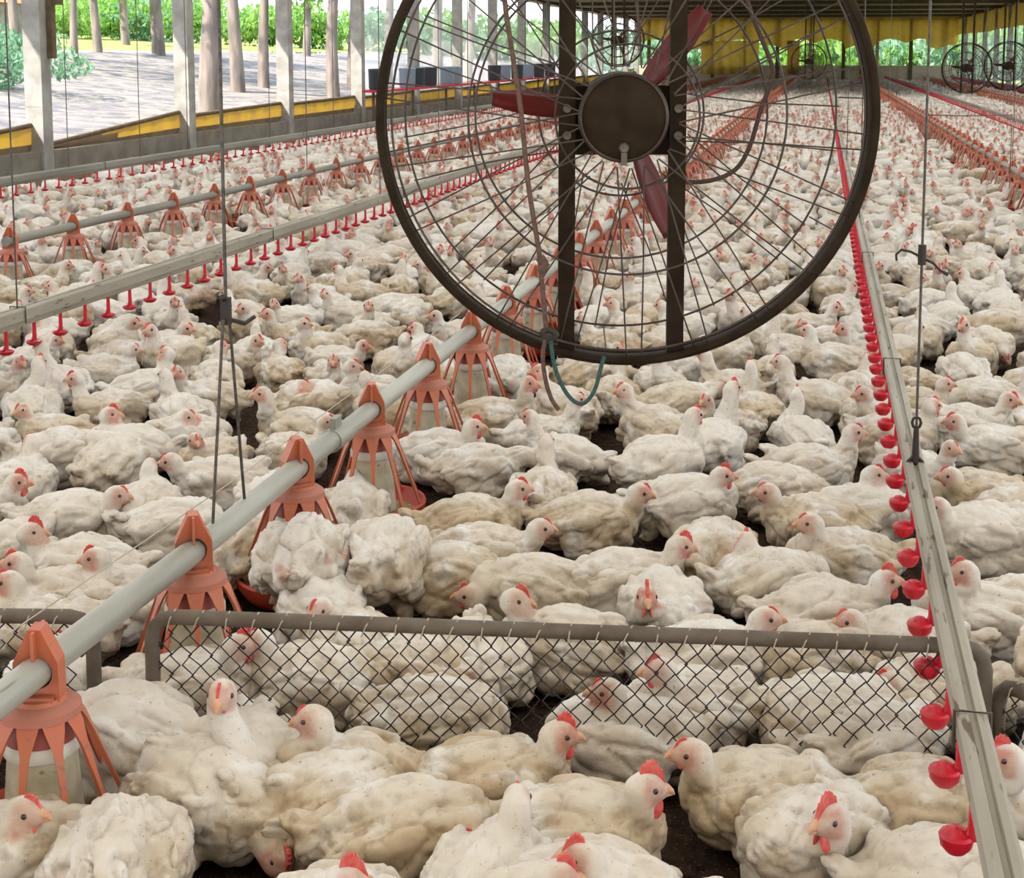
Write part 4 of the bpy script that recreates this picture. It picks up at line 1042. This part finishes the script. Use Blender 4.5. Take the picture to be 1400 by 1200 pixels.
# crowd poses
def pose(seed, hd_, hy, hpch, comb, **k):
    return dict(seed=seed, head=hd_, hyaw=hy, hpitch=hpch, comb=comb*.7, **k)
POSES = [
 pose(101, (.165, .0, .27), 0, 0, .3), pose(102, (.15, .05, .275), .5, .05, .2), pose(103, (.15, -.05, .28), -.6, 0, .6),
 pose(104, (.175, .02, .23), .2, .1, .1), pose(105, (.12, .06, .26), 1.4, 0, .4), pose(106, (.12, -.06, .25), -1.5, .05, .25),
 pose(107, (.14, 0, .31), 0, -.05, .5, stand=.5), pose(108, (.21, .02, .16), .1, .4, .2), pose(109, (.10, .03, .27), 2.4, 0, .3),
 pose(110, (.17, 0, .26), 0, 0, .0, tail=1.8, rough=1.4), pose(111, (.15, -.03, .30), -.3, 0, .7, longer=1), pose(112, (.20, 0, .12), 0, .8, .1, plump=1.08, rough=1.4),
 pose(113, (.13, .02, .24), .9, .1, .15, wide=1.08), pose(114, (.16, .0, .25), -.2, .05, .35, bare=.6, rough=1.6)]
DESC = ['alert', 'head turned', 'red-combed', 'resting', 'head turned aside', 'head turned aside', 'half-standing', 'head lowered', 'looking back', 'ruffled', 'long-necked', 'head down', 'plump', 'patchy-feathered']
hi_res = []; lo_res = []; tiny = []; minis = []
for p in POSES:
    p = dict(p); p.pop('longer', 0)
    me, Hd = bird(voxel=.0085, **p); hi_res.append((me, Hd, p))
protos = [None]*len(POSES)
def joined_mesh(p, voxel, simple=True, eyes=True):
    p = dict(p); p.pop('longer', 0)
    me, Hd = bird(voxel=voxel, **p)
    mb = MB()
    for src, mi in ((comb_mb(Hd, p['comb'], True), 1), (wattle_mb(Hd, p['comb']*.6, True), 1), (beak_mb(Hd, True), 2)):
        mb.add(src.v, src.f, mi)
    if eyes:
        for s in (-1, 1): e = MB().sphere(None, (.007, .0045, .007), Hd @ Matrix.Translation((.013, s*.0235, .003)), 6); mb.add(e.v, e.f, 3)
    bm = bmesh.new(); bm.from_mesh(me); ex_ = mb.mesh('x', [M_feather, M_comb, M_beak, M_eye]); nb_ = len(bm.faces); bm.from_mesh(ex_)
    me2 = bpy.data.meshes.new('chicken'); bm.to_mesh(me2); bm.free()
    for m in (M_feather, M_comb, M_beak, M_eye): me2.materials.append(m)
    mi = [0]*nb_+list(mb.m); me2.polygons.foreach_set('material_index', mi); me2.polygons.foreach_set('use_smooth', [True]*len(mi))
    bpy.data.meshes.remove(me); bpy.data.meshes.remove(ex_); me2.update()
    return me2
mid_me = [joined_mesh(p, .0115) for p in POSES]

# ---- scatter
feed_xy = [(x, y) for x, y in FEEDERS]
def poly_world(pts, z=.05): return [tuple(at(x, y, z).xy) for x, y in pts]
def inside(poly, x, y):
    c = False; n = len(poly)
    for i in range(n):
        x1, y1 = poly[i]; x2, y2 = poly[(i+1) % n]
        if (y1 > y) != (y2 > y) and x < (x2-x1)*(y-y1)/(y2-y1)+x1: c = not c
    return c
GAPS = [poly_world(p) for p in (
    [(480, 835), (860, 875), (870, 960), (830, 1060), (690, 1040), (590, 1000), (560, 900)], [(730, 735), (800, 735), (780, 815), (640, 815)], [(905, 705), (1035, 690), (1040, 720), (960, 728)],
    [(975, 800), (1040, 850), (960, 850)], [(1150, 900), (1070, 1080), (1230, 1080)], [(880, 1085), (1000, 1180), (1000, 1260), (860, 1260)], [(290, 580), (345, 590), (330, 615)], [(20, 1030), (90, 1250), (-60, 1250)],
    [(200, 870), (560, 880), (560, 1260), (200, 1260)], [(560, 1000), (1320, 1000), (1340, 1260), (560, 1260)], [(1000, 860), (1330, 870), (1330, 1000), (1000, 1000)])]
cell = .28; grid = {}
def gadd(x, y, r): grid.setdefault((int(x//cell), int(y//cell)), []).append((x, y, r))
def free(x, y, r):
    cx, cy = int(x//cell), int(y//cell)
    for i in (-2, -1, 0, 1, 2):
        for j in (-2, -1, 0, 1, 2):
            for (a, b, q) in grid.get((cx+i, cy+j), ()):
                if (a-x)**2+(b-y)**2 < ((r+q)/2)**2: return False
    return True
for (x, y, A) in placed:
    gadd(x+.05*math.cos(A), y+.05*math.sin(A), .29); gadd(x-.06*math.cos(A), y-.06*math.sin(A), .27)
for (x, y) in feed_xy: gadd(x, y, .42)
for (a, b_) in ((pa, pb), (pc, pd), (pe, pf)):
    for t in np.linspace(0, 1, 20): gadd(a.x+(b_.x-a.x)*t, a.y+(b_.y-a.y)*t, .16)
rs = random.Random(11); crowd = []
def vis(x, y, m=90, k_=2300):
    px, py, d = proj((x, y, .12))
    return d > .5 and -m-k_/d < px < 1400+m+k_/d and py < 1290
tries = 0
def fill(y0, y1, n, r0, r1):
    for _ in range(n):
        y = rs.uniform(y0, y1); xm = y*.62+1.2; x = rs.uniform(max(-8.35, -xm), min(XR-.4, y*.20+1.2))
        if not vis(x, y): continue
        r = rs.uniform(r0, r1)
        if any(inside(g_, x, y) for g_ in GAPS): continue
        if free(x, y, r): gadd(x, y, r); crowd.append((x, y))
fill(2.2, 7, 20000, .275, .32); fill(7, 14, 40000, .275, .325); fill(14, 26, 60000, .28, .33)
# farther off: jittered rows
y = 26.0
while y < YE-.8:
    x = -8.3
    while x < XR-.5:
        xx = x+rs.uniform(-.1, .1); yy = y+rs.uniform(-.1, .1)
        if min(abs(xx-q) for q in (XF1, XF2, XF3, XF4)) > .12 and vis(xx, yy): crowd.append((xx, yy))
        x += .33
    y += .33+(y-26)*.0012
# rank by nearness: how large they show
crowd.sort(key=lambda c: proj((c[0], c[1], .1))[2]+(0 if vis(c[0], c[1], 0, 330) else 1000))
NI = 300-len(BIRDS)
def facing_word(a):
    a = math.degrees(a-YAW) % 360
    return ['facing drinker cups', 'turned half away', 'facing away', 'turned half wallwards', 'facing the open side', 'in three-quarter view', 'facing the camera', 'turned half forward'][int((a+22.5)//45) % 8]
def tint(s): return 'white' if s < .3 else ('cream' if s < .6 else 'tan')
def zone(x, y):
    if x < XD2: return 'past long drinker pipe'
    if x < XF1-.05: return 'before long drinker pipe'
    if x < XD3: return 'between feeders and cups'
    return 'past close drinker pipe'
cnt = {}
for i, (x, y) in enumerate(crowd[:NI]):
    k = rs.randrange(len(POSES)); p = POSES[k]; dist = proj((x, y, .1))[2]
    A = rs.uniform(0, 2*math.pi); hdir = A
    if dist < 7.0:
        if protos[k] is None:
            me, Hd, pp = hi_res[k]; o = obj('chicken', me); parts(o, Hd, p['comb'], p.get('stand', 0)); protos[k] = o
        else: o = copy_tree(protos[k])
    else: o = obj('chicken', mid_me[k])
    o.location = (x, y, 0); o.rotation_euler = (0, 0, A); s = rs.uniform(.9, 1.04); o.scale = (s, s, s)
    st = rs.choice((.05, .15, .25, .45, .5, .7, .85)); o['stain'] = st
    key = (tint(st), DESC[k], facing_word(A), zone(x, y)); c = cnt.get(key, 0); cnt[key] = c+1
    head = ['%s %s chicken %s, %s', 'second %s %s chicken %s, %s', 'third %s %s chicken %s, %s', 'fourth %s %s chicken %s, %s'][min(c, 3)]
    t_ = head % (DESC[k], tint(st), facing_word(A), zone(x, y)); t_ = t_[0].lower()+t_[1:]
    tag(o, t_, 'chicken', 'white broiler chickens' if c < 4 else 'alike chickens '+' '.join(key))
rest = crowd[NI:]

# the rest of the flock: one object
def arr(me):
    n = len(me.vertices); v = np.zeros(n*3, np.float32); me.vertices.foreach_get('co', v)
    lt = np.zeros(len(me.polygons), np.int32); me.polygons.foreach_get('loop_total', lt)
    lv = np.zeros(len(me.loops), np.int32); me.loops.foreach_get('vertex_index', lv)
    mi = np.zeros(len(me.polygons), np.int32); me.polygons.foreach_get('material_index', mi)
    def at_(nm):
        q = np.zeros(n, np.float32)
        if nm in me.attributes: me.attributes[nm].data.foreach_get('value', q)
        return q
    return v.reshape(-1, 3), lt, lv, mi, at_('pink'), at_('up')
LOD0 = [arr(m_) for m_ in mid_me]
LOD1 = [arr(joined_mesh(p, .019, True, False)) for p in POSES]
LOD2 = [arr(joined_mesh(p, .030, True, False)) for p in POSES[:10]]
LOD3 = [arr(bird(voxel=.048, **{k: v for k, v in p.items() if k != 'longer'})[0]) for p in POSES[:8]]
V, LT, LV, MI, PK, UP, RN = [], [], [], [], [], [], []; base = 0
for (x, y) in rest:
    d = proj((x, y, .1))[2]
    S = LOD0 if d < 8 else LOD1 if d < 17 else (LOD2 if d < 36 else LOD3)
    v, lt, lv, mi, pk, up = S[rs.randrange(len(S))]
    a = rs.uniform(0, 6.283); s = rs.uniform(.9, 1.04); c_, s_ = math.cos(a)*s, math.sin(a)*s
    w_ = np.empty_like(v); w_[:, 0] = v[:, 0]*c_-v[:, 1]*s_+x; w_[:, 1] = v[:, 0]*s_+v[:, 1]*c_+y; w_[:, 2] = v[:, 2]*s
    V.append(w_); LT.append(lt); LV.append(lv+base); MI.append(mi); PK.append(pk); UP.append(up); RN.append(np.full(len(v), rs.random(), np.float32)); base += len(v)
V = np.concatenate(V); LT = np.concatenate(LT); LV = np.concatenate(LV); MI = np.concatenate(MI); PK = np.concatenate(PK); UP = np.concatenate(UP); RN = np.concatenate(RN)
me = bpy.data.meshes.new('flock'); me.vertices.add(len(V)); me.vertices.foreach_set('co', V.ravel())
me.loops.add(len(LV)); me.loops.foreach_set('vertex_index', LV.astype(np.int32))
me.polygons.add(len(LT)); ls = np.concatenate(([0], np.cumsum(LT)[:-1])).astype(np.int32)
me.polygons.foreach_set('loop_start', ls); me.polygons.foreach_set('loop_total', LT)
for m in (M_feather, M_comb, M_beak, M_eye): me.materials.append(m)
me.polygons.foreach_set('material_index', MI); me.polygons.foreach_set('use_smooth', np.ones(len(LT), bool))
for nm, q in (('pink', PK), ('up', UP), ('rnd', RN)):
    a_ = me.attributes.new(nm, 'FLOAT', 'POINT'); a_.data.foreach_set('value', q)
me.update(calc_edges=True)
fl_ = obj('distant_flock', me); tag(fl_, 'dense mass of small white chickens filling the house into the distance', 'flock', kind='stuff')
print('crowd', len(crowd), 'rest', len(rest), 'faces', len(LT), 'individual', NI)
